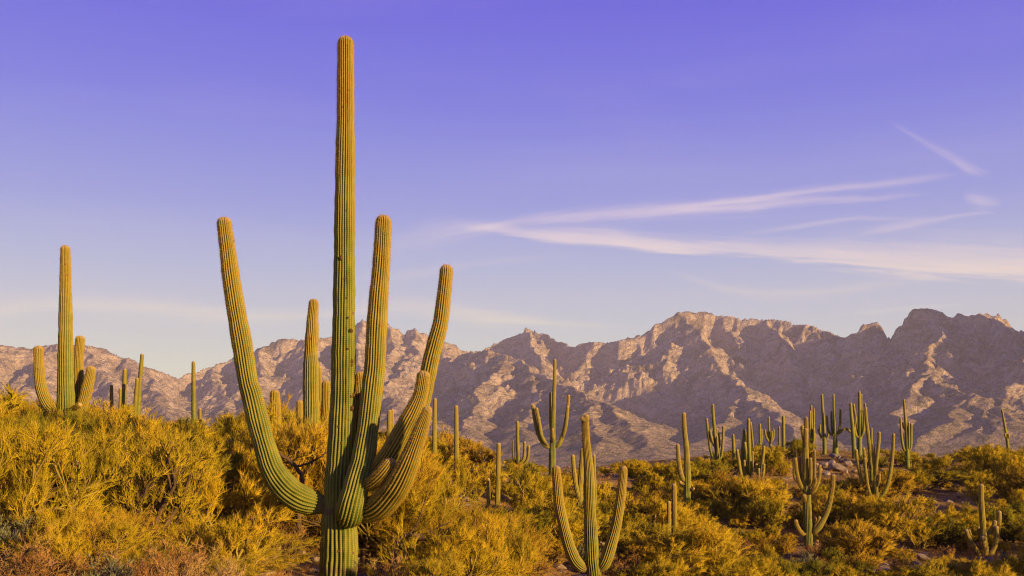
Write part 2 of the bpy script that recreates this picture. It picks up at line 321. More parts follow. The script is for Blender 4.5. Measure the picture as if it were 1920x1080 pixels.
# ------------------------------------------------------------------ what stands where
# every saguaro: depth Y in metres; stems as (photo x, photo y, half width, depth offset m) from foot to tip, turned into
# world positions at that depth; vis = row down to which the stem shows above the brush; base = row of the foot
SAG = [
 dict(Y=18, n=24, vis=1080, base=1112, lod=2, short='the tallest saguaro',
  label='tallest saguaro in the foreground, pale ribbed trunk with seven raised and curled arms',
  trunk=[(634,1110,35),(634,1080,34.5),(636,1040,35.5),(636,1010,35),(636,975,34),(636,945,29),(636,900,27),(639,850,26),(641,800,24.5),(643,740,23.5),(644,650,22),(645,560,20.5),(646,440,19.5),(647,330,18.5),(648,220,16.5),(648,130,15.5),(648,68,15)],
  arms=[[(628,946,16,0),(612,947,19,-.02),(592,944,23,-.04),(566,936,27,-.06),(538,917,26.5,-.08),(512,882,23,-.1),(497,838,21,-.1),(484,790,20.5,-.1),(472,740,19.5,-.1),(465,715,19,-.1),(455,652,18.5,-.1),(444,589,17.5,-.1),(434,526,16,-.1),(426,463,14.5,-.1),(421,425,13.5,-.1),(420,407,13.5,-.1)],
        [(645,962,20,-.05),(652,968,26,-.26),(656,960,27.5,-.40),(662,935,26.5,-.46),(671,900,24.5,-.42),(680,866,22.5,-.32),(690,803,20.5,-.16),(698,730,20,-.08),(703,683,20,-.08),(706,620,19,-.08),(710,557,18,-.08),(715,494,16,-.08),(718.5,425,15,-.08),(719.5,403,14.5,-.08)],
        [(652,930,20,.0),(676,953,23,-.12),(698,955,25,-.3),(718,944,26,-.5),(743,914,24,-.75),(762,878,21.5,-.92),(779,834,17,-1.02),(792,797,13,-1.08),(800,775,9.5,-1.1),(802,761,8.5,-1.1)],
        [(655,900,18,.05),(680,902,19,-.1),(702,888,20,-.25),(724,864,21,-.38),(743,834,21,-.45),(760,803,19.5,-.48),(777,770,17,-.5),(788,742,14,-.5),(793,715,13,-.5),(795,695,12.5,-.5)],
        [(672,916,8,-.1),(688,910,12,-.42),(704,901,14,-.66),(718,888,14.5,-.78),(729,874,13.5,-.82),(737,860,11,-.82)],
        [(650,900,14,.1),(690,895,16,.45),(730,870,17,.55),(763,825,17,.6),(785,775,16,.6),(799,720,15.5,.6),(808,675,15,.6),(817,640,15,.6),(826,605,14.5,.6),(832,557,13,.6),(836.5,515,12,.6),(837,496,12,.6)],
        [(652,900,8,.2),(662,880,11,.55),(669,830,11.5,.6),(673,780,11.5,.6),(675,730,11,.6),(676,697,9.5,.6)]]),
 dict(Y=28, n=20, vis=745, base=905, lod=2, short='the tall saguaro at far left',
  label='tall saguaro at far left with one low curved left arm and two short right arms',
  trunk=[(124,900,17),(124,820,17),(123.5,740,15.5),(123,715,15),(123,652,13.5),(123,589,12.3),(122.7,526,10.2),(122.7,480,9),(122,460,8.8)],
  arms=[[(116,775,9,0),(103,770,12,-.05),(91,760,12,-.1),(81,740,11,-.1),(75,715,10,-.1),(73,683,9.3,-.1),(72.5,660,8.8,-.1),(72.5,648,8.5,-.1)],
        [(132,790,8,.1),(143,770,9,.35),(147,740,9.3,.4),(147,700,9,.4),(148,667,8.7,.4),(150,640,8.4,.4),(150.5,629,8.2,.4)],
        [(132,785,8,0),(148,772,10,.1),(158,750,10.5,.1),(165,722,10,.1),(170,700,9,.1),(171.5,686,8.6,.1)],
        [(130,768,4,-.2),(140,765,5,-.45),(147,761,5,-.6),(152,757,4,-.65)]]),
 dict(Y=60, n=14, vis=745, base=860, short='the slender highest gap-side saguaro', label='slender single-stemmed saguaro rising highest above the brush left of the mountain gap',
  trunk=[(259,840,5),(259,780,4.7),(261,740,4.3),(263.5,700,3.9),(266,672,3.5),(266.3,663,3.3)], arms=[]),
 dict(Y=58, n=14, vis=752, base=862, short='the second tallest thin left saguaro', label='thin upright saguaro, second tallest of the small group behind the left brush',
  trunk=[(231,850,5),(232,780,4.6),(233,730,4.3),(234,700,4),(234.3,691,3.8)], arms=[]),
 dict(Y=57, n=14, vis=752, base=862, short='the slightly leaning thin left saguaro', label='shorter thin saguaro directly left of the slender highest one, slightly leaning right',
  trunk=[(252,850,4.5),(253,780,4),(255,740,3.7),(257,716,3.4),(257.5,708,3.2)], arms=[]),
 dict(Y=62, n=12, vis=758, base=860, short='the leftmost thin saguaro stem', label='small single saguaro stem, leftmost of the group just right of the tall left saguaro',
  trunk=[(210,850,4.2),(209.5,780,3.8),(209,740,3.4),(209,721,3)], arms=[]),
 dict(Y=66, n=12, vis=756, base=858, short='the lowest dark thin left saguaro', label='lowest dark thin saguaro stem half hidden behind its taller neighbour on the left',
  trunk=[(225,850,3.6),(225,780,3.2),(225.5,745,2.9),(225.7,728,2.7)], arms=[]),
 dict(Y=60, n=14, vis=792, base=865, short='the pole saguaro in the gap', label='pole-like saguaro in the mountain gap with stubby stems close to its foot',
  trunk=[(365,862,6),(364,820,5.2),(363.5,760,4.6),(363,710,4),(362.7,687,3.4),(362.7,677,3.1)],
  arms=[[(366,830,3,.1),(373,815,3.2,.1),(375,795,3.2,.1),(375,774,3,.1),(375,765,2.8,.1)],[(367,836,2.8,-.1),(378,822,2.8,-.1),(379.5,800,2.6,-.1),(379.5,785,2.5,-.1)],
        [(361,820,3,-.1),(357,808,3.6,-.15),(352,799,3.4,-.15),(350,790,3,-.15)],[(361,840,2.4,.1),(349,825,2.4,.1),(347.5,808,2.2,.1),(347.5,798,2,.1)]]),
 dict(Y=27, n=18, vis=765, base=910, short='the round-headed dark saguaro stub', label='dark green shaded saguaro stub poking out of the brush beside the big left arm',
  trunk=[(517,900,11),(517,800,10.5),(516,760,9.8),(515.5,742,9.3),(515,730,9)], arms=[]),
 dict(Y=28, n=20, vis=725, base=905, lod=2, short='the lumpy saguaro', label='lumpy thick-necked saguaro with two low stub arms, standing behind the tallest one',
  trunk=[(584,890,17),(584,800,16),(583,730,15),(583,699,14.6),(583,683,14.2),(583,667,13),(584,650,12.4),(584.5,635,12.8),(585.7,620,11.6),(586,600,10.6),(588,573,9.3),(588,560,9)],
  arms=[[(592,800,6,.2),(608,790,9,.3),(612,760,9.5,.3),(612,730,8.7,.3),(611.5,713,8,.3)],[(575,810,5,-.1),(563,800,6.5,-.15),(562,770,6.5,-.15),(562,750,6.2,-.15)]]),
 dict(Y=52, n=12, vis=720, base=880, short='the narrow stem behind the lumpy saguaro', label='narrow distant saguaro stem peeping out right behind the lumpy saguaro',
  trunk=[(600,860,5),(600,780,4.2),(600,720,3.8),(599.5,695,3.5),(599.5,687,3.3)], arms=[]),
 dict(Y=55, n=14, vis=825, base=890, short='the short double-stemmed saguaro', label='short double-stemmed saguaro seen between front arm and right arms of the tallest one',
  trunk=[(728,885,5.5),(729,830,4.8),(730,790,4.4),(730.5,768,4)], arms=[[(731,850,3,.15),(735,820,3.2,.2),(735.7,790,3.1,.2),(735.7,766,2.9,.2)]]),
 dict(Y=55, n=14, vis=815, base=890, short='the thin stem under the right arm', label='thin saguaro stem directly beneath the rightmost arm of the tallest saguaro',
  trunk=[(814,885,5),(814.5,820,4.3),(815,780,3.9),(815.5,746,3.4)], arms=[]),
 dict(Y=50, n=14, vis=850, base=905, short='the lone post-like saguaro', label='lone post-like saguaro standing in golden brush, right of the tallest saguaro',
  trunk=[(856,900,5),(856,850,4.6),(855.7,800,4.1),(855.5,770,3.8),(855.3,760,3.5)], arms=[]),
 dict(Y=45, n=14, vis=945, base=965, short='the low armless saguaro', label='armless saguaro with a dark small neighbour stem, low in the golden brush',
  trunk=[(933,965,5.2),(933,930,5),(934,890,4.6),(934.7,850,4),(935,830,3.8)], arms=[]),
 dict(Y=44, n=12, vis=925, base=965, short='the tiny dark saguaro', label='tiny dark saguaro stem nearly lost in brush left of the armless one',
  trunk=[(916,965,4),(916,930,3.6),(915.5,905,3.3),(915.5,896,3.1)], arms=[]),
 dict(Y=65, n=14, vis=862, base=885, short='the small four-stemmed saguaro', label='small four-stemmed saguaro with straight tall middle, left of the trident-shaped one',
  trunk=[(972,885,4.4),(972,860,4),(970.5,830,3.6),(970,800,3.3),(970,789,3)],
  arms=[[(970,872,2,.1),(963.5,860,2.3,.1),(962,840,2.2,.1),(962,824,2,.1)],[(974,872,2.6,-.1),(982,860,3,-.15),(983.5,840,2.8,-.15),(983.5,828,2.6,-.15)],[(975,878,2.6,.1),(988,864,3.1,.15),(991,848,3,.15),(991.5,835,2.7,.15)]]),
 dict(Y=55, n=16, vis=883, base=888, short='the trident-shaped saguaro', label='tall trident-shaped saguaro with doubled upcurved arms on both sides, mountains right behind',
  trunk=[(1035.5,892,6.8),(1035.5,871,6.8),(1036,842,6.2),(1036.5,820,5),(1037,797,4.5),(1039,740,3.7),(1040,700,3.1),(1040.5,673,2.7)],
  arms=[[(1034,839,3,0),(1027,838,4,-.05),(1017,829,4.2,-.05),(1009,812,4.1,-.05),(1003,788,3.6,-.05),(1000,770,3.2,-.05),(999,758,3,-.05)],[(1027,836,3,-.15),(1016,818,3.4,-.25),(1011,792,3.2,-.25),(1007,773,3,-.25),(1006,764,2.9,-.25)],
        [(1039,838,3,0),(1046,836,3.8,-.05),(1054,820,4,-.05),(1060,796,3.7,-.05),(1064,768,3.1,.05),(1066,750,2.8,.1),(1066.3,740,2.6,.1)],[(1055,822,3,-.1),(1061,798,3.3,-.25),(1063.5,775,3.2,-.25),(1064.5,761,3,-.25)],
        [(1036,815,2.2,.2),(1032.5,800,2.6,.3),(1032,765,2.7,.3),(1032,735,2.4,.3)],[(1037,829,2,-.2),(1037,820,3,-.32),(1036.3,812,3,-.34),(1036,803,2.8,-.34)]]),
 dict(Y=29, n=20, vis=1080, base=1100, lod=2, short='the sturdy knobbly-topped saguaro', label='sturdy near saguaro with a knobbly crooked top and one long arm either side',
  trunk=[(1114,1105,14.5),(1113,1076,14.3),(1110,1047,14),(1108,1006,13),(1105.6,945,11.2),(1104,884,9.8),(1100.6,844,7.8),(1098.5,820,7.2),(1098,803,7),(1098.5,788,6),(1100,777,5)],
  arms=[[(1105,1066,8,0),(1092,1064,11,-.05),(1078,1050,12,-.08),(1067,1024,11.3,-.1),(1057,986,10.4,-.1),(1048.5,945,9.8,-.1),(1045,905,9.2,-.1),(1043,885,8.2,-.1),(1042.5,873,7.5,-.1)],
        [(1117,1066,8,0),(1125,1066,10,-.02),(1135,1053,12,-.04),(1144,1026,11.5,-.05),(1155,986,10,-.05),(1162,945,9.6,-.05),(1167,905,8.4,-.05),(1169,885,7.2,-.05),(1169.5,873,6.4,-.05)],
        [(1098,792,3,-.05),(1095,788,4,-.1),(1092,785,4.4,-.12),(1090,781,4,-.12)],
        [(1092,800,3,.05),(1094,786,3.5,.12),(1097,780,3.6,.15)]]),
 dict(Y=40, n=14, vis=930, base=1020, short='the reddish half-hidden saguaro', label='reddish slim saguaro half hidden by the sturdy knobbly-topped one, one left arm free',
  trunk=[(1087,1020,7),(1086.5,966,6.3),(1087,930,6),(1089,895,5.2),(1091,860,4.5),(1092,840,4)],
  arms=[[(1087,940,3,-.1),(1083,925,4.3,-.15),(1079,905,4.4,-.15),(1076,880,4,-.15),(1074.5,861,3.6,-.15),(1074,852,3.4,-.15)],[(1092,990,3,.2),(1110,975,3.6,.5),(1116,945,3.6,.5),(1115,900,3.2,.5),(1114,865,2.8,.5),(1114,852,2.6,.5)]]),
 dict(Y=48, n=16, vis=935, base=968, short='the elbow-armed saguaro', label='upright saguaro with one elbow-bent left arm above a tiny dark bud',
  trunk=[(1287,972,7.5),(1287.6,946,7.3),(1288.6,911,7),(1288.6,876,6.1),(1287,840.7,5.3),(1283.4,805.6,4.5),(1282.5,785,4),(1282,773,3.8)],
  arms=[[(1285,902,3,0),(1281,900,4.6,-.1),(1276,886,4.7,-.15),(1272.5,862,4,-.15),(1271,842,3.6,-.15),(1270.7,832,3.4,-.15)],[(1283,908,2,-.1),(1278,906,3,-.3),(1274,903,3.2,-.4)],[(1293,921,2,-.1),(1299,918,2.4,-.2),(1301.5,914,2.4,-.2)]]),
 dict(Y=38, n=14, vis=975, base=1015, short='the low brown-headed saguaro', label='low brown-headed saguaro with a shorter stem at its left, sunk in green brush',
  trunk=[(1265,1015,5.8),(1265,980,5.2),(1264.5,950,5),(1264,920,4.8),(1263.6,906,4.5)],
  arms=[[(1262,1012,3,-.1),(1255,1000,3.8,-.2),(1254.5,975,3.9,-.2),(1254,950,3.8,-.2),(1253.8,939,3.6,-.2)]]),
 dict(Y=75, n=12, vis=855, base=872, short='the wide many-armed crest saguaro', label='wide many-armed saguaro on the hill crest, tall centre between two outer stems',
  trunk=[(1345,872,4.8),(1345,855,4.6),(1342,830,3.7),(1339,800,3.2),(1337,775,3),(1336.5,757,2.7)],
  arms=[[(1343,868,2.5,0),(1334,852,2.8,-.1),(1329,822,2.7,-.1),(1326,798,2.6,-.1),(1325,784,2.4,-.1)],[(1342,842,2.2,-.1),(1336,828,2.7,-.2),(1332.5,815,2.6,-.2),(1331.5,807,2.4,-.2)],
        [(1346,868,2.5,0),(1352.5,855,2.8,.1),(1355,832,2.6,.1),(1356,812,2.5,.1),(1356.3,798,2.3,.1)],[(1344,845,2,.2),(1349,835,2.2,.3),(1348,820,2,.3),(1347,809,1.9,.3)],[(1342,830,1.8,.2),(1344,815,1.8,.25),(1343.5,802,1.7,.25)],
        [(1344,858,2.2,-.25),(1345.5,845,2.6,-.35),(1344.5,828,2.4,-.35),(1344,817,2.2,-.35)]]),
 dict(Y=74, n=12, vis=855, base=872, short='the two-tone crest stem', label='slim single saguaro with brown top and green foot, between two crest clusters',
  trunk=[(1376.5,872,3.8),(1376,850,3.5),(1375.5,835,3.2),(1374.8,822,2.7),(1374.5,814,2.5)], arms=[]),
 dict(Y=62, n=14, vis=883, base=893, short='the crowded stem clump', label='crowded clump of upright saguaro stems, tallest one with a lean branch behind it',
  trunk=[(1406.5,893,4.6),(1406,876,4.2),(1404.5,840,3.8),(1403.7,810,3.3),(1403.5,784.5,2.9)],
  arms=[[(1396,893,3.4,.3),(1392,865,3.6,.3),(1393,840,3.4,.3),(1395,818,3.1,.3),(1395.5,804,2.9,.3)],[(1404,892,3,-.3),(1401,875,3.4,-.35),(1399,850,3.2,-.35),(1397,836,3,-.35),(1396.7,828.5,2.8,-.35)],
        [(1398,894,2.6,-.5),(1396,885,2.8,-.5),(1395.5,872,2.7,-.5),(1395.5,862,2.5,-.5)],[(1409,895,2.8,-.5),(1409.5,885,3,-.5),(1409,874,2.8,-.5),(1408.8,864,2.6,-.5)],
        [(1408,890,2,.2),(1411,870,2.2,.3),(1411,855,2.1,.3),(1411,846,2,.3)],[(1412,840,1.8,.5),(1410,815,1.9,.6),(1407.6,791,1.7,.6)],[(1402,860,1.6,.5),(1400,830,2,.6),(1399.5,811,1.9,.6)]]),
 dict(Y=60, n=14, vis=883, base=892, short='the tilted stem by the clump', label='single slightly left-tilted saguaro stem at the left edge of the crowded clump',
  trunk=[(1389,892,3.8),(1387,880,3.6),(1384.5,862,3.4),(1382.5,850,3.2),(1382,842,3)], arms=[]),
 dict(Y=61, n=14, vis=890, base=900, short='the short saguaro by the clump', label='short saguaro with three small dark foot stems, right of the crowded clump',
  trunk=[(1427,898,3.8),(1427.6,880,3.5),(1430,860,3.2),(1432,845,3),(1432.3,835.6,2.8)],
  arms=[[(1429,898,2.8,-.3),(1430.5,890,3,-.35),(1432,878,3,-.35),(1432.3,869,2.8,-.35)],[(1424,899,2.4,-.4),(1422.5,892,2.6,-.5),(1422.5,877.7,2.5,-.5)],[(1422,896,2.5,0),(1417,888,2.8,0),(1417.8,878,2.8,0),(1418,869,2.6,0)]]),
 dict(Y=90, n=10, vis=828, base=850, short='the far double crest stem', label='small double-stemmed saguaro on the far crest, left of the little trident',
  trunk=[(1425,848,2.8),(1425,825,2.4),(1424.8,805,2.2),(1424.8,794,2)], arms=[[(1425.5,838,1.6,.1),(1428,828,1.8,.1),(1428,812,1.7,.1),(1427.8,804,1.6,.1)]]),
 dict(Y=88, n=10, vis=832, base=848, short='the little crest trident', label='little trident saguaro on the far crest above the round brush dome',
  trunk=[(1445,848,3),(1444.5,832,2.6),(1442.5,812,2.2),(1441.7,795,2.1),(1441.6,781,1.9)],
  arms=[[(1444,830,1.8,0),(1439.5,825,2.2,-.1),(1435.5,816,2,-.1),(1434,805,1.9,-.1)],[(1446,830,1.8,0),(1449.5,822,2,.1),(1450.5,812,1.9,.1),(1450.5,805,1.8,.1)],[(1445,832,1.5,-.1),(1447,820,1.8,-.2),(1447,808,1.7,-.2)],[(1441,826,1.5,.1),(1440,815,1.6,.2),(1440,809,1.5,.2)]]),
 dict(Y=92, n=10, vis=822, base=848, short='the smallest crest stem', label='smallest plain saguaro stem on the crest, just left of a thicker one',
  trunk=[(1461,845,2.2),(1461,822,2),(1461,808,1.8),(1461,799,1.7)], arms=[]),
 dict(Y=84, n=12, vis=812, base=848, short='the thick plain crest stem', label='thick plain saguaro stem rising straight over the round brush dome',
  trunk=[(1469,846,3.6),(1469,815,3.2),(1468.7,795,3),(1468.5,779,2.8)], arms=[]),
 dict(Y=42, n=18, vis=1040, base=1056, lod=2, short='the sickle-armed saguaro', label='candelabra saguaro with a bunch of mid-height arms and one long sickle arm low right',
  trunk=[(1516,1060,8),(1516,1045,8),(1515,999,8.3),(1513.8,964,8),(1511.7,911,7.6),(1510.5,880,6.5),(1510,858,6.3),(1510,830,5.2),(1511,805,4.4),(1511.3,781,3.2)],
  arms=[[(1508,830,3,-.2),(1506,815,3.6,-.3),(1504.3,805,3.4,-.3),(1504,797,3.1,-.3)],[(1510,840,3,-.3),(1511,820,3.7,-.35),(1510.8,803,3.3,-.35)],
        [(1518,997,3.5,0),(1526,997,5.4,-.1),(1536,988,5.7,-.15),(1547,968,5.3,-.15),(1555,945,4.9,-.15),(1559.5,920,4.6,-.15),(1561.5,902,4.3,-.15),(1561.8,889,4,-.15)],
        [(1512,1001,2.5,-.1),(1505,1001,4,-.2),(1498,993,4.2,-.25),(1493.5,983,3.8,-.25),(1491.6,974,3.4,-.25)],[(1520,992,2,.1),(1528,987,3.4,.2),(1534,978,3.2,.2),(1536.8,968,3,.2)],[(1521,985,2,.2),(1527,979,2.8,.4),(1528.7,970,2.7,.4)],
        [(1525,1000,2,.1),(1531,1003,3.2,.1),(1532,1016,3.1,.1)],
        [(1509,922,2.6,-.1),(1502,912,3.5,-.2),(1496,895,3.5,-.25),(1492.5,875,3.3,-.25),(1491,858,3,-.25)],[(1504,915,2,.2),(1494,890,2.4,.4),(1491.3,865,2.4,.4),(1491.3,845,2.2,.4)],[(1505,905,2.2,.1),(1500.5,890,3,.2),(1499.7,870,3,.2),(1499.7,855,2.8,.2)],[(1508,912,1.8,.3),(1491,898,2.4,.6),(1488.5,875,2.4,.6),(1488.5,860,2.2,.6)],
        [(1514,918,2,.2),(1524,912,2.4,.3),(1527,890,2.6,.3),(1527.5,862,2.5,.3),(1527.5,844,2.4,.3)],[(1513,915,2,-.1),(1519,905,2.8,-.2),(1520,880,2.9,-.2),(1519.8,858,2.7,-.2)],
        [(1514,926,2.6,-.1),(1522,924,3.2,-.25),(1530,914,3.3,-.3),(1535.5,898,3.2,-.3),(1537,882,3.1,-.3),(1537,871,2.9,-.3)],[(1519,921,1.8,-.3),(1526,912,2.3,-.45),(1529.5,904,2.4,-.45),(1530,896,2.2,-.45)],
        [(1510,942,2,-.2),(1508.5,935,3.4,-.45),(1507,926,3.2,-.47)]]),
 dict(Y=80, n=10, vis=820, base=846, short='the thin bundled crest stems', label='bundle of thin saguaro stems just right behind the candelabra saguaro tip',
  trunk=[(1523,845,3),(1522.5,815,2.6),(1521.5,785,2.3),(1521,760,1.9)],
  arms=[[(1524,842,1.6,.1),(1526,820,2,.1),(1526,790,1.9,.1),(1525.8,765,1.7,.1)],[(1520,842,1.8,-.1),(1518.8,810,2,-.1),(1518.7,785,1.9,-.1),(1518.7,770,1.8,-.1)],[(1524,838,1.8,-.2),(1526,822,2.6,-.25),(1526,803,2.4,-.25)]]),
 dict(Y=75, n=12, vis=818, base=845, short='the mast-like saguaro', label='mast-like saguaro with a small hooked left arm, near the rock outcrop',
  trunk=[(1546,842,3.8),(1545.5,821,3.5),(1544,790,3),(1542,760,2.6),(1541,738.7,2.3)],
  arms=[[(1545,822,1.8,0),(1540,820,2.2,-.1),(1537.5,812,2.2,-.1),(1537,803,2.1,-.1),(1537.5,796,2,-.1)],[(1538,818,1.6,-.1),(1535,808,1.8,-.15),(1533.7,803,1.8,-.15)],[(1546,825,1.6,.1),(1552.5,818,1.8,.1),(1553,802,1.7,.1)]]),
 dict(Y=74, n=12, vis=832, base=838, short='the saguaro with arched branch', label='saguaro on the rock knoll with woody brown foot and a long arched drooping branch',
  trunk=[(1566.5,838,5.5),(1566.5,832,5),(1565.5,819,3),(1565,800,3.2),(1563.7,770,2.4),(1562.7,738.7,2)],
  arms=[[(1565,817,1.8,0),(1559.5,815,2.5,-.05),(1553.5,808,2.4,-.05),(1551,794,2.2,-.05),(1550.3,778,2,-.05)],[(1564,815,1.5,.1),(1560,808,2,.15),(1559,790,1.9,.15),(1559,770,1.8,.15)],
        [(1567,817,1.8,0),(1572,810,2.3,.05),(1575,798,2.2,.05),(1575.7,780,2.1,.05),(1575.8,766,2,.05)],[(1567,816,2,-.1),(1574,812,2.3,-.15),(1580,806,2.4,-.2),(1587,804,2.5,-.2),(1593,808,2.2,-.2),(1598,813,1.6,-.2)]]),
 dict(Y=72, n=12, vis=850, base=866, short='the leaning-branch crest saguaro', label='dark green saguaro with a leaning brown branch, left half of the biggest crest clump',
  trunk=[(1602,866,4.4),(1601.5,845,4.2),(1598.5,800,3.6),(1596,775,3),(1594.7,755,2.6)],
  arms=[[(1603,800,2,.1),(1604.5,785,2.2,.2),(1602,770,2.1,.2),(1600.5,757,1.9,.2)]]),
 dict(Y=72.5, n=12, vis=850, base=866, short='the highest twin-topped crest saguaro', label='highest twin-topped saguaro of the biggest crest clump with two upcurved side arms',
  trunk=[(1611.5,866,5.4),(1611.5,845,5.2),(1612,810,3.8),(1611.8,780,3.2),(1611.2,733.4,2.4)],
  arms=[[(1614,830,2,.2),(1616,800,2.2,.3),(1615,770,2,.3),(1614.8,738.7,1.8,.3)],[(1610,820,2,-.1),(1605,817,2.9,-.2),(1602.5,806,2.9,-.2),(1602,790.8,2.7,-.2)],[(1613,820,2,-.1),(1618,812,2.8,-.15),(1620,795,2.6,-.15),(1619.3,767,2.3,-.15)],[(1616,820,1.6,.3),(1622,800,2,.4),(1622.3,775,1.9,.4),(1622,756,1.7,.4)],[(1608,812,1.6,.2),(1605.5,800,1.9,.3),(1605,788,1.8,.3)]]),
 dict(Y=52, n=16, vis=925, base=945, lod=1, short='the open-hand saguaro', label='spreading saguaro whose many stems fan out like an open hand from one foot',
  trunk=[(1644,945,4.2),(1643.7,934,3.9),(1641.5,900,3.8),(1640,876,3.6),(1637.5,850,3.4),(1636.7,832,3)],
  arms=[[(1640,944,3,.4),(1635.7,911,3.7,.4),(1632,858,3.5,.4),(1627.6,816,3.3,.4),(1624,785,3,.4),(1623,763,2.6,.4)],[(1636,946,2.8,.2),(1621,922,3.2,.2),(1612.8,890,3.2,.2),(1607,862,3.1,.2),(1605,842,2.9,.2)],
        [(1642,892,2.4,-.1),(1643,872,3.1,-.15),(1646,845,3.1,-.15),(1648,825,3,-.15),(1648.3,809,2.7,-.15)],[(1648,938,3,0),(1656,926,3.5,-.05),(1665,906,3.7,-.1),(1671,875,3.5,-.1),(1674,845,3.2,-.1),(1675.4,812.6,2.8,-.1)],
        [(1635,878,2.2,.3),(1627,868,3,.15),(1621.5,856,3,.1),(1619,839,2.7,.1)],[(1638,945,2.6,0),(1629,920,3,0),(1624,890,2.9,0),(1621,858,2.6,0)],[(1645,913,1.8,-.1),(1648.5,902,2.5,-.15),(1649.4,888,2.3,-.15)]]),
 dict(Y=85, n=10, vis=822, base=850, short='the short thin crest stem', label='short thin saguaro stem showing just right of the biggest crest clump',
  trunk=[(1634,850,2.4),(1634,828,2.2),(1634,812,2),(1634,802,1.9)], arms=[]),
 dict(Y=68, n=14, vis=876, base=882, short='the pitted-foot saguaro', label='neat symmetrical saguaro on the right with brown pitted foot and parallel arms',
  trunk=[(1702,884,5),(1701.8,874,4.8),(1700.7,846,4.3),(1699,805.6,3.1),(1696.5,775,2.4),(1694.8,748.5,2)],
  arms=[[(1699,846,2,0),(1694.5,842,2.6,-.1),(1691,825,2.4,-.1),(1689,800,2.2,-.1),(1688.4,782.7,2,-.1)],[(1702,846,1.8,0),(1704,838,2.3,-.1),(1704.2,815,2.2,-.1),(1704,791,2,-.1)],[(1703,847,2,0),(1707.5,840,2.5,.1),(1708.5,815,2.3,.1),(1708.5,793,2,.1)],[(1697,808,1.4,.1),(1693.5,800,1.7,.2),(1693,791,1.6,.2)]]),
 dict(Y=90, n=12, vis=832, base=850, short='the tilted far right saguaro', label='tilted pole saguaro on the far right skyline with knobby buds near its foot',
  trunk=[(1890,850,3),(1889,830,2.7),(1884.6,802,2.4),(1881,782,2),(1878.4,767,1.6)], arms=[[(1888,824,1.6,0),(1891,820,2,-.1),(1891,813,1.9,-.1)],[(1886,822,1.4,0),(1884.5,817,1.7,-.2),(1884.5,812,1.6,-.2)]]),
 dict(Y=40, n=16, vis=1040, base=1048, lod=1, short='the squat lower-right saguaro', label='squat saguaro at lower right with stout arms on all sides and sunken foot',
  trunk=[(1849,1050,6.8),(1848.5,1040,6.6),(1845,1016.7,6),(1842.6,981.5,5.5),(1840.5,950,5),(1839.8,925,4.8),(1839.7,907,4.4)],
  arms=[[(1852,1045,3,.1),(1861,1035,4.6,.2),(1868,1015,4.7,.2),(1871.5,988,4.7,.2),(1873,970,4.6,.2),(1873.3,957,4.3,.2)],[(1856,1040,3,-.1),(1865,1025,4.4,-.1),(1867.5,1005,4.5,-.1),(1868,985.5,4.2,-.1)],
        [(1847,1003,3,.1),(1852,1001,4.3,.1),(1859,994,4.4,.1),(1864,984,4.3,.1),(1866,975.5,4,.1)],[(1848,1045,3,-.2),(1846.5,1032,4.4,-.35),(1843.5,1015,4.3,-.35),(1842,1004,4,-.35)],
        [(1845,1038,4,-.1),(1836,1037,5.3,-.2),(1826,1027,5.2,-.25),(1817.5,1011,4.6,-.25),(1813,1000,4,-.25),(1811.5,992,3.6,-.25)],[(1840,1015,2,.2),(1836,1003,2.7,.3),(1834.5,987,2.5,.3)],[(1822,1022,1.6,-.1),(1821.5,1008,2.2,-.05),(1818.5,998,2.1,-.05),(1817,992,1.9,-.05)]]),
]

# ------------------------------------------------------------------ terrain: one sheet from behind the camera to beyond the mountains
ctl = [(0,0,-1.7),(-10,2,-1.5),(10,2,-2.3),(0,-12,-1.2),(-30,0,-1.0),(30,0,-4.5),(-8,10,-1.6),(-3,11,-2.0),(3,11,-3.0),(8,12,-3.9)]
for px, py, Y in [(0,1075,13),(290,1095,14),(480,1100,15),(820,1110,21),(980,1090,27),(1250,1150,24),(1500,1095,33),(1750,1140,26),(1920,1085,28),(1200,1010,36),
                  (1400,960,48),(1650,1000,42),(1760,960,50),(1900,940,55),(1780,905,62),(1900,885,72),(1800,868,84),(1560,880,66),(1250,895,66),(1150,885,72),
                  (60,900,26),(60,880,45),(200,870,60),(450,880,50),(700,905,40),(850,905,45),(450,880,75),(100,872,80),(800,895,70)]:
    p = W(px, py, Y); ctl.append(tuple(p))
for s in SAG:
    ctl.append(tuple(W(s['trunk'][0][0], s['base'], s['Y'])))
for x in (-70, -40, 0, 30, 60, 90):
    ctl.append((x, 100, -3.5)); ctl.append((x, 120, -7.5))
ctl = np.array(ctl)
def tps_fit(P, lam):
    d2 = ((P[:, None, :2]-P[None, :, :2])**2).sum(-1)
    K = 0.5*d2*np.log(d2+1e-9); n = len(P)
    K += np.eye(n)*lam
    A = np.zeros((n+3, n+3)); A[:n, :n] = K; A[:n, n] = 1; A[:n, n+1:] = P[:, :2]; A[n, :n] = 1; A[n+1:, :n] = P[:, :2].T
    b = np.concatenate([P[:, 2], [0, 0, 0]])
    return np.linalg.solve(A, b)
_w = tps_fit(ctl, 60.0)
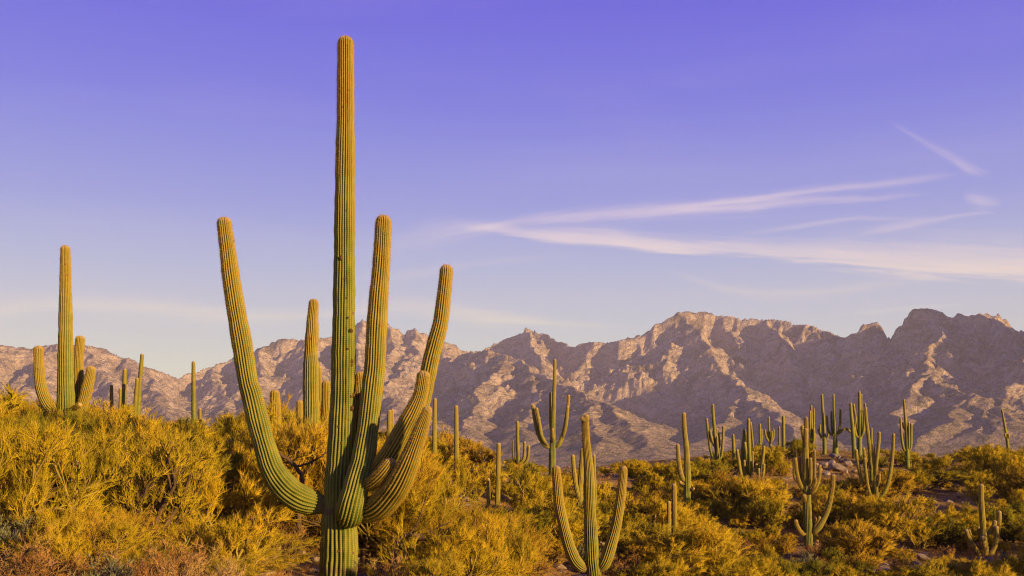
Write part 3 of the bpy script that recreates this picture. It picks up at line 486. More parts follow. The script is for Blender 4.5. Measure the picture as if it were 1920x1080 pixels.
def ground(x, y, detail=True):
    x = np.asarray(x, float); y = np.asarray(y, float); shp = x.shape
    xf = np.clip(x.ravel(), -75, 95); yf = np.clip(y.ravel(), -15, 120)
    z = np.zeros(len(xf))
    for i, p in enumerate(ctl):
        d2 = (xf-p[0])**2+(yf-p[1])**2
        z += _w[i]*0.5*d2*np.log(d2+1e-9)
    n = len(ctl); z += _w[n]+_w[n+1]*xf+_w[n+2]*yf
    x_ = x.ravel(); y_ = y.ravel()
    z = np.clip(z, -9, 3)
    off = np.maximum(np.hypot(x_-xf, y_-yf), 0)
    if detail: z = z + 0.16*fbm(x_*0.35, y_*0.35, 4)
    far = smoothstep(0, 1, off/500.0)
    z = z*(1-far)+(-62+5*fbm(x_*0.0012, y_*0.0012, 3))*far - 4.0*smoothstep(0, 60, off)*(1-far)
    return z.reshape(shp)
def gz(x, y): return float(ground(np.array([x]), np.array([y]))[0])

def axis(n, lo, hi, fine_lo, fine_hi, step):
    a = list(np.arange(fine_lo, fine_hi+1e-6, step)); d = step; v = fine_hi
    while v < hi: d *= 1.13; v += d; a.append(v)
    d = step; v = fine_lo; b = []
    while v > lo: d *= 1.13; v -= d; b.append(v)
    return np.array(b[::-1]+a)
gx = axis(0, -8500, 8500, -45, 60, 0.5); gy = axis(0, -1500, 8600, 4, 105, 0.55)
GX, GY = np.meshgrid(gx, gy); GZ = ground(GX, GY)
ter = mk('ground', np.stack([GX, GY, GZ], -1).reshape(-1, 3), [grid_faces(len(gy), len(gx))], M_GROUND)
tag(ter, 'reddish brown desert hillside falling away to a distant plain', kind='structure')

# ------------------------------------------------------------------ mountains: crest lines (photo x, y, distance), height field around them
SKY_PTS = [(-420,640,5200),(-250,622,5200),(-100,648,5300),(0,643,5300),(20,646,5300),(60,652,5300),(82,646,5300),(105,641,5300),(125,644,5300),(160,645,5300),(180,647,5400),(200,652,5400),(230,665,5500),(260,680,5600),(290,690,5700),(310,697,5800),(325,703,5900),(335,705,6000),(355,695,6100),(390,686,6200),(430,671,6300),(480,655,6300),(500,645,6300),(530,635,6300),(550,631,6300),(565,634,6300),(600,629,6400),(620,628,6500),(655,618,6500),(668,606,6500),(680,598,6500),(690,602,6500),(700,608,6500),(715,605,6500),(730,607,6500),(745,614,6500),(760,620,6500),(775,613,6500),(783,620,6500),(800,625,6500),(815,632,6500),(830,638,6500),(850,643,6500),(865,654,6600),(880,657,6700),(905,655,6800),(920,645,6900),(945,632,6900),(960,628,6900),(972,624,6900),(985,615,6900),(990,614,6900),(1000,618,6900),(1010,622,6800),(1020,619,6800),(1030,628,6700),(1040,637,6600),(1060,643,6400),(1078,649,6200),(1085,642,6100),(1100,637,6100),(1115,640,6000),(1122,637,6000),(1135,642,6000),(1160,635,5900),(1185,628,5900),(1205,623,5900),(1225,607,5900),(1250,594,5900),(1265,586,5900),(1280,581,5900),(1310,580,5900),(1340,586,5900),(1390,594,5800),(1420,596,5800),(1450,595,5700),(1490,603,5600),(1530,610,5500),(1560,620,5400),(1585,629,5300),(1600,620,5200),(1610,617,5200),(1620,604,5200),(1635,598,5200),(1645,600,5200),(1655,614,5100),(1667,628,5100),(1674,630,5000),(1685,612,5000),(1692,604,4900),(1701,600,4900),(1705,586,4900),(1712,576,4900),(1730,571,4900),(1750,573,4900),(1768,583,4900),(1785,589,4900),(1800,584,4900),(1840,585,4900),(1858,588,4900),(1870,584,4900),(1879,599,4900),(1886,592,4900),(1895,605,4900),(1900,616,4900),(1920,617,4900),(1960,632,4800),(2020,600,4700),(2120,530,4550),(2300,410,4200),(2450,330,4000),(2600,275,3800),(2800,245,3550),(3000,400,3300),(3200,520,3100),(3400,640,2900)]  # rightmost crests lie out of view, raised to cast shade on the range
SPURS = [
 # (points, sharpness width factor)
 [(880,657,6700),(895,659,5600),(930,653,5300),(955,660,5200),(975,675,5000),(1000,695,4700),(1035,718,4400),(1080,722,4000),(1110,737,3700),(1150,768,3400),(1180,790,3100),(1215,825,2800),(1250,852,2500)],
 [(1035,718,4400),(1000,752,3900),(978,795,3400),(985,845,2800)],
 [(1110,737,3700),(1095,765,3400),(1105,800,3000),(1130,840,2600)],
 [(955,660,5200),(920,700,4700),(890,745,4100),(860,800,3300)],
 [(1330,640,5400),(1350,690,5000),(1400,735,4000),(1425,752,3600),(1450,770,3300),(1480,792,3000),(1530,825,2600)],
 [(1400,735,4000),(1360,775,3500),(1330,820,2900)],
 [(1750,579,4900),(1755,625,4500),(1740,665,4100),(1735,700,3700),(1790,725,3400),(1812,742,3200),(1840,762,3000),(1880,785,2800),(1930,810,2600),(2050,850,2300)],
 [(1812,742,3200),(1790,768,2950),(1765,800,2700),(1740,835,2400)],
 [(1735,700,3700),(1700,740,3300),(1695,790,2900),(1710,825,2600)],
 [(1840,762,3000),(1845,800,2700),(1850,840,2400)],
 [(105,641,5300),(80,680,4700),(50,730,4100),(20,790,3500),(0,830,3000)],
 [(170,646,5350),(185,690,4800),(200,740,4200),(170,800,3500)],
 [(230,665,5500),(270,705,5000),(300,750,4400),(330,800,3700)],
 [(0,643,5300),(-30,690,4700),(-60,760,4000)], [(-250,622,5200),(-260,720,4200),(-200,800,3300)],
 [(390,686,6200),(420,730,5300),(440,790,4300)],[(500,645,6300),(480,700,5500),(500,760,4600),(540,820,3600)],
 [(565,634,6300),(590,690,5500),(600,750,4700)],[(680,598,6500),(665,650,5900),(690,700,5300),(720,725,4800),(740,790,3900),(720,840,3200)],
 [(775,613,6500),(780,660,5900),(745,705,5200),(690,740,4500)],[(830,638,6500),(850,700,5500),(840,760,4500),(800,815,3600)],
 [(730,607,6500),(735,650,6000),(720,690,5400)],
 [(700,800,3600),(750,768,3400),(790,775,3300),(835,820,3000)],
 [(1280,581,5900),(1310,615,5600),(1330,640,5400)],
 [(1440,597,5700),(1480,680,5100),(1510,770,4400)],
 [(1530,610,5500),(1580,720,4800),(1600,790,4200)],
 [(1635,602,5200),(1640,650,4700),(1620,700,4200),(1660,750,3700)],
 [(1672,625,5000),(1690,660,4600)],[(1800,588,4900),(1810,640,4500),(1800,680,4100)],
 [(1870,590,4900),(1880,650,4400),(1900,700,3900),(1940,750,3400)],
 [(990,614,6900),(1000,650,6200),(1010,675,5600)],
 [(2120,585,4500),(2100,680,3800),(2150,790,2900)],[(2600,275,3800),(2450,600,3200),(2380,760,2600)],
]
BASE = -62.0
def crest_pts(pts, step=0.0):
    P = np.array([W(*p) for p in pts]); P[:, 2] -= BASE; return P
CR = [(crest_pts(SKY_PTS), 1.0)]+[(crest_pts(s), 0.8) for s in SPURS]
nu, nd = 1120, 430
uu = np.concatenate([np.linspace(-0.80, -0.56, 30)[:-1], np.linspace(-0.56, 0.56, nu-100), np.linspace(0.56, 1.5, 72)[1:]])
dd = 2250*np.exp(np.linspace(0, math.log(7800/2250), nd))
U, D = np.meshgrid(uu, dd); X = (U*D).ravel(); Y = D.ravel()
xw = X+13*fbm(X/380, Y/380, 4); yw = Y+45*fbm(X/420+9, Y/420+5, 4)
xv = X+42*fbm(X/330+3, Y/360, 5); yv = Y+95*fbm(X/420+9, Y/420+5, 4)
H = np.zeros(len(X)); 
rg = ridged(X/620, Y/900, 7); rg2 = ridged(X/210+5, Y/330, 5); cl = fbm(X/130, Y/200, 5)
dist = np.full(len(X), 1e9)
for P, k in CR:
    qx, qy = (xw, yw) if k == 1.0 else (xv, yv)
    for a, b in zip(P[:-1], P[1:]):
        ab = b[:2]-a[:2]; L2 = (ab**2).sum()
        t = np.clip(((qx-a[0])*ab[0]+(qy-a[1])*ab[1])/L2, 0, 1)
        d = np.hypot(qx-a[0]-t*ab[0], qy-a[1]-t*ab[1]); hc = a[2]+t*(b[2]-a[2])
        wd = (330+hc*0.95)*k
        pxm = 960+F*0.5*(a[0]/a[1]+b[0]/b[1]); cf = (1.0 if 1688 < pxm < 1905 else 0.6 if 1590 < pxm < 1668 else 0.35 if 1060 < pxm < 1200 or 1270 < pxm < 1400 else 0.15) if k == 1.0 else 0.0
        h = hc*np.exp(-d/wd) - 55*(hc/600)*(1-np.exp(-d/120)) - cf*190*smoothstep(10, 80, d)
        m_ = h > H; H[m_] = h[m_]; dist[m_] = d[m_]
amp = np.clip((H-60)/300, 0.05, 1)
pxq = 960+F*X/Y; crg = 0.45+0.55*np.maximum(smoothstep(0, 90, dist), smoothstep(640, 680, pxq)*(1-smoothstep(840, 870, pxq)))
H = H + amp*smoothstep(0, 260, dist)*(rg-0.95)*90 + amp*smoothstep(0, 60, dist)*(rg2-0.9)*42 + crg*(amp*cl*7 + amp*(ridged(X/62, Y/95, 4)-0.9)*13)
# rock steps on the high faces
stp = 46.0
hs = H+14*fbm(X/300, Y/300, 3); q = np.floor(hs/stp); f = hs/stp-q
terr = (q+smoothstep(0.25, 0.75, f))*stp - 14*fbm(X/300, Y/300, 3)
mk_ = smoothstep(230, 420, H)*0.35
H = H*(1-mk_)+terr*mk_
edge = smoothstep(2250, 2700, Y)*(1-smoothstep(7300, 7800, Y))
Z = BASE - 8 + H*edge
mt = mk('mountains', np.stack([X, Y, Z], -1), [grid_faces(nd, len(uu))], M_MTN)
tag(mt, 'rugged granite mountain range with sunlit spurs under the evening sky', kind='structure')

# ------------------------------------------------------------------ saguaros
def spline(P, n):
    """Catmull-Rom through the rows of P, n samples evenly spaced along the length"""
    P = np.asarray(P, float); Q = np.vstack([2*P[0]-P[1], P, 2*P[-1]-P[-2]]); out = []
    for i in range(len(P)-1):
        p0, p1, p2, p3 = Q[i:i+4]; t = np.linspace(0, 1, 12, endpoint=False)[:, None]
        out.append(0.5*((2*p1)+(-p0+p2)*t+(2*p0-5*p1+4*p2-p3)*t*t+(-p0+3*p1-3*p2+p3)*t**3))
    out = np.vstack(out+[P[-1:]])
    s = np.concatenate([[0], np.cumsum(np.linalg.norm(np.diff(out[:, :3], axis=0), axis=1))])
    return s, out
def stem(pts, Yd, nrib, lod, seed, foot=None, arm=False, shift=0.0, bands=()):
    r_ = np.random.default_rng(seed)
    rows = []
    for p in pts:
        dyy = p[3] if len(p) > 3 else 0
        q = W(p[0], p[1], Yd+dyy); rows.append([*q, p[2]/F*(Yd+dyy)])
    if foot is not None and rows[0][2] > foot: rows.insert(0, [rows[0][0], rows[0][1], foot, rows[0][3]*1.03])
    s, R = spline(rows, 0)
    L = s[-1]; rad_tip = R[-1, 3]
    ring = {2: 0.06, 1: 0.10, 0: 0.16}[lod]
    n = max(8, int(L/ring))
    ss = np.linspace(0, L-rad_tip*1.05, n)
    cap = L-rad_tip*1.05+rad_tip*1.05*np.sin(np.linspace(0, math.pi/2, 9 if lod else 5))[1:]
    ss = np.concatenate([ss, cap]); n = len(ss)
    A = np.stack([np.interp(ss, s, R[:, k]) for k in range(4)], 1)
    C3 = A[:, :3]; r = A[:, 3].copy()
    x = np.clip((ss-(L-rad_tip*1.05))/(rad_tip*1.05), 0, 1); r *= np.sqrt(np.maximum(1-x**2.3, 0.0004))
    ph = r_.uniform(0, 6.28, 6)
    r *= 1+0.018*np.sin(ss*5.1+ph[0])+0.014*np.sin(ss*11.3+ph[1])+0.010*np.sin(ss*23+ph[2])
    if arm: r *= 0.70+0.30*smoothstep(shift*0.7, 0.30+shift, ss)
    T = np.gradient(C3, axis=0); T /= np.linalg.norm(T, axis=1)[:, None]+1e-12
    N = np.zeros_like(T); v = np.array([0, -1.0, 0.05]); 
    v -= T[0]*v.dot(T[0]); 
    if np.linalg.norm(v) < .1: v = np.array([1.0, 0, 0]); v -= T[0]*v.dot(T[0])
    v /= np.linalg.norm(v); N[0] = v
    for i in range(1, n):
        v = v-T[i]*v.dot(T[i]); v /= np.linalg.norm(v); N[i] = v
    B = np.cross(T, N)
    per = {2: 4, 1: 4, 0: 2}[lod]; m = nrib*per
    th = np.arange(m)/m*2*np.pi
    prof = np.abs(np.cos(th*nrib/2))**0.75             # 1 on the crest, 0 in the groove
    dep = {2: 0.25, 1: 0.23, 0: 0.18}[lod]
    wob = 0.075*np.sin(ss[:, None]*2.3+th[None]*3+ph[3])+0.035*np.sin(ss[:, None]*6.1+th[None]*5+ph[4])
    TH = th[None]+wob*(6/nrib)*1.1
    irr = 1+0.016*np.sin(th[None]*nrib*0.5+ss[:, None]*3.1)*np.sin(ss[:, None]*17+th[None]*7+ph[5])
    RR = r[:, None]*(1-dep*(1-prof[None]))*irr
    V = C3[:, None]+RR[..., None]*(np.cos(TH)[..., None]*N[:, None]+np.sin(TH)[..., None]*B[:, None])
    V = V.reshape(-1, 3)
    att = np.zeros((n, m, 4), np.float32); att[..., 0] = prof[None]; att[..., 1] = (L-ss)[:, None]; bb = ss-shift if arm else np.full(n, 10.0)
    for by in bands: bb = np.minimum(bb, np.abs(C3[:, 2]-(HZ-by)/F*Yd)*2.2+0.07)
    for by in bands: r *= 1-0.05*np.exp(-((C3[:, 2]-(HZ-by)/F*Yd)/0.05)**2)
    att[..., 2] = bb[:, None]; att[..., 3] = 1
    faces = [grid_faces(n, m, True)]
    V = np.vstack([V, C3[-1:]+T[-1:]*0.002]); att = np.vstack([att.reshape(-1, 4), [[1, 0, L, 1]]])
    k = np.arange(m); faces.append(np.stack([(n-1)*m+k, (n-1)*m+(k+1) % m, np.full(m, n*m)], 1))
    info = dict(C=C3, N=N, B=B, T=T, r=r, s=ss, L=L, nrib=nrib, wobf=lambda S_, TH_: (0.075*np.sin(S_*2.3+TH_*3+ph[3])+0.035*np.sin(S_*6.1+TH_*5+ph[4]))*(6/nrib)*1.1)
    return V, faces, att, info
def spines(info, gap, per, length, wid, seed, top_only=None):
    r_ = np.random.default_rng(seed); L = info['L']; s0 = 0.15
    sa = np.arange(s0, L-0.01, gap)
    if top_only: sa = sa[sa > L-top_only]
    k = np.arange(info['nrib'])*2*np.pi/info['nrib']
    Sg, Kg = np.meshgrid(sa, k, indexing='ij'); Sg = Sg.ravel()+r_.uniform(-.3, .3, Sg.size)*gap; Kg = Kg.ravel()
    Sg = np.repeat(Sg, per); Kg = np.repeat(Kg, per)
    Kw = Kg+info['wobf'](Sg, Kg)
    I = lambda A: np.stack([np.interp(Sg, info['s'], A[:, j]) for j in range(3)], 1)
    Cc, N, B, T = I(info['C']), I(info['N']), I(info['B']), I(info['T']); r = np.interp(Sg, info['s'], info['r'])
    out = np.cos(Kw)[:, None]*N+np.sin(Kw)[:, None]*B
    out /= np.linalg.norm(out, axis=1)[:, None]
    P = Cc+out*r[:, None]*0.985
    cap = np.clip(1-(L-Sg)/0.18, 0, 1)[:, None]
    d = out*(1-0.5*cap)+r_.normal(0, 0.55, (len(Sg), 3))+T*cap*1.0
    d /= np.linalg.norm(d, axis=1)[:, None]
    ln = length*r_.uniform(0.5, 1.2, len(Sg))[:, None]*(0.55+0.45*np.clip(1-(L-Sg)/3.0, 0, 1))[:, None]
    side = np.cross(d, r_.normal(0, 1, (len(Sg), 3))); side /= np.linalg.norm(side, axis=1)[:, None]+1e-9
    V = np.stack([P-side*wid, P+side*wid, P+d*ln], 1).reshape(-1, 3)
    Fc = np.arange(len(V)).reshape(-1, 3)
    return V, Fc
for si, s in enumerate(SAG):
    Yd = s['Y']; lod = s.get('lod', 1 if Yd < 56 else 0)
    bx = (s['trunk'][0][0]-960)/F*Yd; g = gz(bx, Yd)
    loc = (bx, Yd, g); s['gz'] = g; s['bx'] = bx
    root = thing('saguaro', s['label'], 'saguaro', loc)
    V, Fc, att, inf = stem(s['trunk'], Yd, s['n'], lod, si*31+1, foot=g-0.4, bands=(958, 1066) if si == 0 else ())
    tr = mk('trunk', V, Fc, M_CACTUS, root, loc, attr=att)
    stems = [(tr, inf)]
    for ai, a in enumerate(s['arms']):
        ft = g-0.35 if a[0][1] > s['base']-14 and Yd > 20 else None
        hw = max(p[2] for p in a); nr = max(10, int(s['n']*(0.92 if hw > 0.55*s['trunk'][3][2] else 0.75)))
        V, Fc, att, inf = stem(a, Yd, nr, lod, si*31+ai+2, foot=ft, arm=True, shift=0.09 if si == 0 else 0.02)
        ar = mk('arm', V, Fc, M_CACTUS, root, loc, attr=att); stems.append((ar, inf))
    if lod == 2 or Yd < 30:
        near = Yd < 20
        for j, (o, inf) in enumerate(stems):
            V, Fc = spines(inf, 0.032 if near else 0.05, 2, 0.026 if near else 0.03, 0.0009 if near else 0.0015, si*77+j)
            V2, F2 = spines(inf, 0.026 if near else 0.04, 5 if near else 4, 0.040, 0.0012 if near else 0.002, si*77+j+40, top_only=2.6 if near else 1.2)
            V = np.vstack([V, V2]); Fc = np.vstack([Fc, F2+len(V)-len(V2)])
            sp_ = mk('spines', V, [Fc], M_SPINE, o, loc)
            tag(sp_, kind='stuff')

# brown pocks and bored holes on the lit side of the tallest trunk
ico_cache = {}
def ico(sub):
    if sub not in ico_cache:
        import bmesh
        bm = bmesh.new(); bmesh.ops.create_icosphere(bm, subdivisions=sub, radius=1)
        ico_cache[sub] = (np.array([v.co[:] for v in bm.verts]), np.array([[v.index for v in f.verts] for f in bm.faces])); bm.free()
    return ico_cache[sub]
main = [o for o in scene.objects if o.name == 'saguaro'][0]
mtrunk = [o for o in main.children if o.name.startswith('trunk')][0]
iv, if_ = ico(2)
for px, py, rr in [(660,622,4),(661,679,4.5),(655,656,2.5),(661,685,3),(664,741,4),(660,744,2.5),(662,766,4.2),(643,487,4.2),(655,598,2),(650,525,2),(652,561,2.2),(637,800,2),(644,830,1.8),(640,1030,2.4),(626,1052,2.4)]:
    tr_ = SAG[0]['trunk']; yy = [p[1] for p in tr_][::-1]
    cx = np.interp(py, yy, [p[0] for p in tr_][::-1]); hw = np.interp(py, yy, [p[2] for p in tr_][::-1])
    c = W(px, py, 18.0); c[1] -= math.sqrt(max(hw**2-(px-cx)**2, 4))/F*18*0.97
    V = iv*np.array([rr/F*18, rr/F*9, rr/F*20])*(1+0.2*np.sin(iv[:, :1]*9+px))+c
    mk('scab', V, [if_], M_SCARB, mtrunk, main.location)

# ------------------------------------------------------------------ brush
def unit(v): return v/(np.linalg.norm(v, axis=-1, keepdims=True)+1e-12)
def grow(r_, P0, D, L, n, up, jit):
    N = len(P0); pts = [P0]; d = unit(D); p = P0
    for i in range(n):
        d = unit(d+r_.normal(0, jit, (N, 3))+np.array([0, 0, up])); p = p+d*(L/n)[:, None]; pts.append(p)
    return np.stack(pts, 1)
def kids(r_, PL, L, c, tmin, spread, ratio, up, tpow=1.0):
    N, n1, _ = PL.shape
    t = tmin+(1-tmin)*r_.uniform(0, 1, (N, c))**tpow; t[:, 0] = 0.98
    f = t*(n1-1); i = np.minimum(f.astype(int), n1-2); w_ = (f-i)[..., None]
    a = np.arange(N)[:, None]
    p = PL[a, i]*(1-w_)+PL[a, i+1]*w_; d = unit(PL[a, i+1]-PL[a, i])
    nd_ = unit(d+r_.normal(0, spread, (N, c, 3))+np.array([0, 0, up]))
    l = L[:, None]*ratio*r_.uniform(0.6, 1.25, (N, c))*(1.15-0.45*t)
    return p.reshape(-1, 3), nd_.reshape(-1, 3), l.ravel()
def tubes(PL, R0, R1, k):
    N, n, _ = PL.shape
    d = np.gradient(PL, axis=1); d = unit(d); ref = np.array([0.31, 0.52, 0.79]); a = unit(np.cross(d, ref)); b = np.cross(d, a)
    t = np.linspace(0, 1, n)[None, :]; R = R0[:, None]*(1-t)+R1[:, None]*t
    th = np.arange(k)*2*np.pi/k
    V = PL[:, :, None]+R[..., None, None]*(np.cos(th)[:, None]*a[:, :, None]+np.sin(th)[:, None]*b[:, :, None])
    base = (np.arange(N)*n*k)[:, None, None]+(np.arange(n-1)*k)[None, :, None]; j = np.arange(k)[None, None]
    q = np.stack([base+j, base+(j+1) % k, base+k+(j+1) % k, base+k+j], -1).reshape(-1, 4)
    return V.reshape(-1, 3), q
def spikes(r_, P, D, L, rad):
    d = unit(D); a = unit(np.cross(d, r_.normal(0, 1, d.shape))); b = np.cross(d, a)
    ring = [P+rad[:, None]*(math.cos(x)*a+math.sin(x)*b) for x in (0, 2.094, 4.189)]
    V = np.stack(ring+[P+d*L[:, None]], 1).reshape(-1, 3)
    o = (np.arange(len(P))*4)[:, None]
    Fc = (o[:, None]+np.array([[0, 1, 3], [1, 2, 3], [2, 0, 3]])[None]).reshape(-1, 3)
    return V, Fc
def bush(seed, counts, thick=1.0, tilt=(10, 62), up=0.10, wide=1.25, wig=0.12, leafy=0, upk=0.12, spread=0.42, l0=0.55):
    """unit bush 1 m high; returns (wood verts, faces), (twig verts, faces)"""
    r_ = np.random.default_rng(seed); n0 = counts[0]
    az = np.arange(n0)*2*np.pi/n0+r_.uniform(-.5, .5, n0); ti = np.radians(r_.uniform(*tilt, n0))
    D = np.stack([np.sin(ti)*np.cos(az), np.sin(ti)*np.sin(az), np.cos(ti)], 1)
    P = np.stack([np.cos(az)*0.03, np.sin(az)*0.03, np.full(n0, -0.06)], 1)
    L = r_.uniform(0.8, 1.15, n0)*l0; rad = np.full(n0, 0.018)
    wood, twig = [], []
    PL = grow(r_, P, D, L, 6, up, wig); wood.append(tubes(PL, rad, rad*0.55, 5)); all_pts = [PL.reshape(-1, 3)]
    nl = len(counts)
    for li in range(1, nl):
        last = li == nl-1
        ratio = (0.64, 0.62, 0.62, 0.64, 0.70)[li-1]
        P, D, L = kids(r_, PL, L, counts[li], 0.15, spread*(1.0, 1.1, 1.05, 0.9, 0.75, 0.75)[li], ratio, upk*(0.6+0.2*li))
        if last:
            L = np.maximum(L, 0.045)*r_.lognormal(0, 0.42, len(L))
            twig.append(spikes(r_, P, D, L, np.full(len(P), 0.0013*thick)*r_.uniform(0.7, 1.3, len(P))))
            all_pts.append(P+unit(D)*L[:, None])
        else:
            n = 4 if li < 3 else 2
            PL = grow(r_, P, D, L, n, up*0.7, wig*1.1)
            r0 = 0.018*0.55*(0.50**(li-1))*np.ones(len(P))+0.0005*thick; r1 = r0*0.55
            (wood if li < 3 else twig).append(tubes(PL, r0, r1, 4 if li < 3 else 3))
            all_pts.append(PL.reshape(-1, 3))
    A = np.vstack(all_pts); zt = np.percentile(A[:, 2], 99.3); wx = np.percentile(np.hypot(A[:, 0], A[:, 1]), 96)
    sc = np.array([wide*0.5/wx, wide*0.5/wx, 1/zt])
    def join(lst):
        Vs, Fs, o = [], {}, 0
        for V, Fc in lst:
            Vs.append(V*sc); Fs.setdefault(Fc.shape[1], []).append(Fc+o); o += len(V)
        return np.vstack(Vs), [np.vstack(f) for f in Fs.values()]
    return join(wood), join(twig)
def proto(name, seed, counts, tw_mat, wd_mat, **kw):
    wd, tw = bush(seed, counts, **kw)
    a = mk('branches', wd[0], wd[1], wd_mat, None); b = mk('twigs', tw[0], tw[1], tw_mat, None)
    return (a.data, b.data, a, b)
def proto_free(p):
    for o in p[2:]: bpy.data.objects.remove(o)
PR = {}
near_c = [8, 5, 5, 5, 4, 4]; far_c = [7, 5, 5, 5, 4, 5]
for k in range(3): PR[('pv', k)] = proto('pv', 100+k, near_c, M_TWIG, M_BARK, wide=1.35)
for k in range(1): PR[('olive', k)] = proto('ol', 120+k, near_c, M_TWIGD, M_BARKD, wide=1.2)
PR[('ochre', 0)] = proto('oc', 130, near_c, M_TWIGO, M_BARKD, wide=1.4)
for k in range(3): PR[('farpv', k)] = proto('fp', 140+k, far_c, M_TWIG, M_BARK, wide=1.5, thick=1.7)
for k in range(1): PR[('farol', k)] = proto('fo', 150+k, far_c, M_TWIGD, M_BARKD, wide=1.5, thick=1.8)
PR[('farochre', 0)] = proto('fc', 160, far_c, M_TWIGO, M_BARKD, wide=1.5, thick=1.8)
for k in range(3): PR[('dry', k)] = proto('dr', 170+k, [9, 4, 4, 5, 5], M_DRY, M_BARKD, wide=1.9, thick=1.3, tilt=(5, 75), spread=0.6, up=0.05)
PR[('sage', 0)] = proto('sg', 180, [9, 5, 4, 5, 6], M_SAGE, M_BARKD, wide=1.3, thick=4.0, spread=0.4)
for p in PR.values(): proto_free(p)

topx = [0,30,60,100,150,200,250,300,340,400,440,500,520,560,600,640,680,700,760,820,870,900,940,1000,1040,1075,1130,1180,1250,1300,1330,1400,1430,1470,1500,1540,1580,1620,1660,1720,1780,1820,1860,1920]
topy = [738,742,758,776,766,744,732,737,784,786,758,758,732,728,732,736,748,765,792,792,805,828,842,860,884,880,872,858,868,860,846,838,826,818,822,840,862,838,838,846,848,838,826,838]
def top_line(px): return float(np.interp(px, topx, topy))

placed = []
for s in SAG:
    s['vp'] = [(s['bx']/s['Y']*F+960, s['vis'])]
    for st in [s['trunk']]+s['arms']:
        s['vp'] += [(p[0], p[1]+p[2]*0.7) for p in st if p[1] <= s['vis']]
SAG[0]['vp'] += [(600, 985), (570, 985), (545, 965), (635, 1072), (660, 1005), (690, 990), (720, 975)]
EXTRA = [dict(Y=Y_, vp=[(a_, b_)]) for a_, b_, Y_ in [(1572,885,69),(1550,872,69),(1592,875,69),(1545,893,67),(1580,896,67),(1566,838,72),(1382,985,45),
  (1740,1040,38),(1700,1052,36),(1660,1062,34),(1790,935,57),(1760,950,52),(1150,905,58),(410,1022,15.2),(10,1060,12),(60,1062,12),(1640,880,66)]]
def put_bush(kind, px, Y, h, width=None, label=None, group=None, rot=None, name='palo_verde_bush', cat='bush', force=False, lean=0.0, minh=0.38):
    x = (px-960)/F*Y; z = gz(x, Y)
    if not force:
        if 490 < px < 770 and Y < 18.9: return None
        if 440 < px < 860 and 18.9 <= Y < 20.6 + 0.35*h: return None
        # keep under the line where the brush ends in front of the mountains
        hmax = (HZ-top_line(px))/F*Y - z
        if h > hmax: h = hmax*(random.uniform(0.72, 1.12) if px < 640 else random.uniform(0.72, 1.02))
        hwpx = 0.5*(width*1.15 if width else h*1.6)/Y*F
        for s in SAG+EXTRA:
            if s['Y'] > Y-0.4:
                for (qx, qy) in s['vp']:
                    d_ = abs(px-qx)/max(hwpx, 1)
                    if d_ < 1.12:
                        allow = (HZ-qy)/F*Y - z - 0.12
                        h = min(h, max(allow, 0)/(1-0.2*d_*d_))
            if 'bx' in s and abs(x-s['bx']) < 0.35 and abs(Y-s['Y']) < 0.5: return None
        if h < minh: return None
    ks = [k for k in PR if k[0] == kind]; k = ks[random.randrange(len(ks))]
    loc = (x, Y, z-0.03)
    root = thing({'pv': 'palo_verde_bush', 'farpv': 'palo_verde_bush', 'olive': 'green_bush', 'farol': 'green_bush'}.get(kind, 'ochre_bush'), label or '', cat, loc, group)
    root.rotation_euler = (0, lean, rot if rot is not None else random.uniform(0, 6.28))
    wd = (width/1.3 if width else h*random.uniform(0.95, 1.25))
    root.scale = (wd, wd, h)
    for nm, me in (('branches', PR[k][0]), ('twigs', PR[k][1])):
        o = bpy.data.objects.new(nm, me); C.objects.link(o); o.parent = root
        if nm == 'twigs': o['kind'] = 'stuff'
    placed.append((px, Y, h, root, kind))
    return root
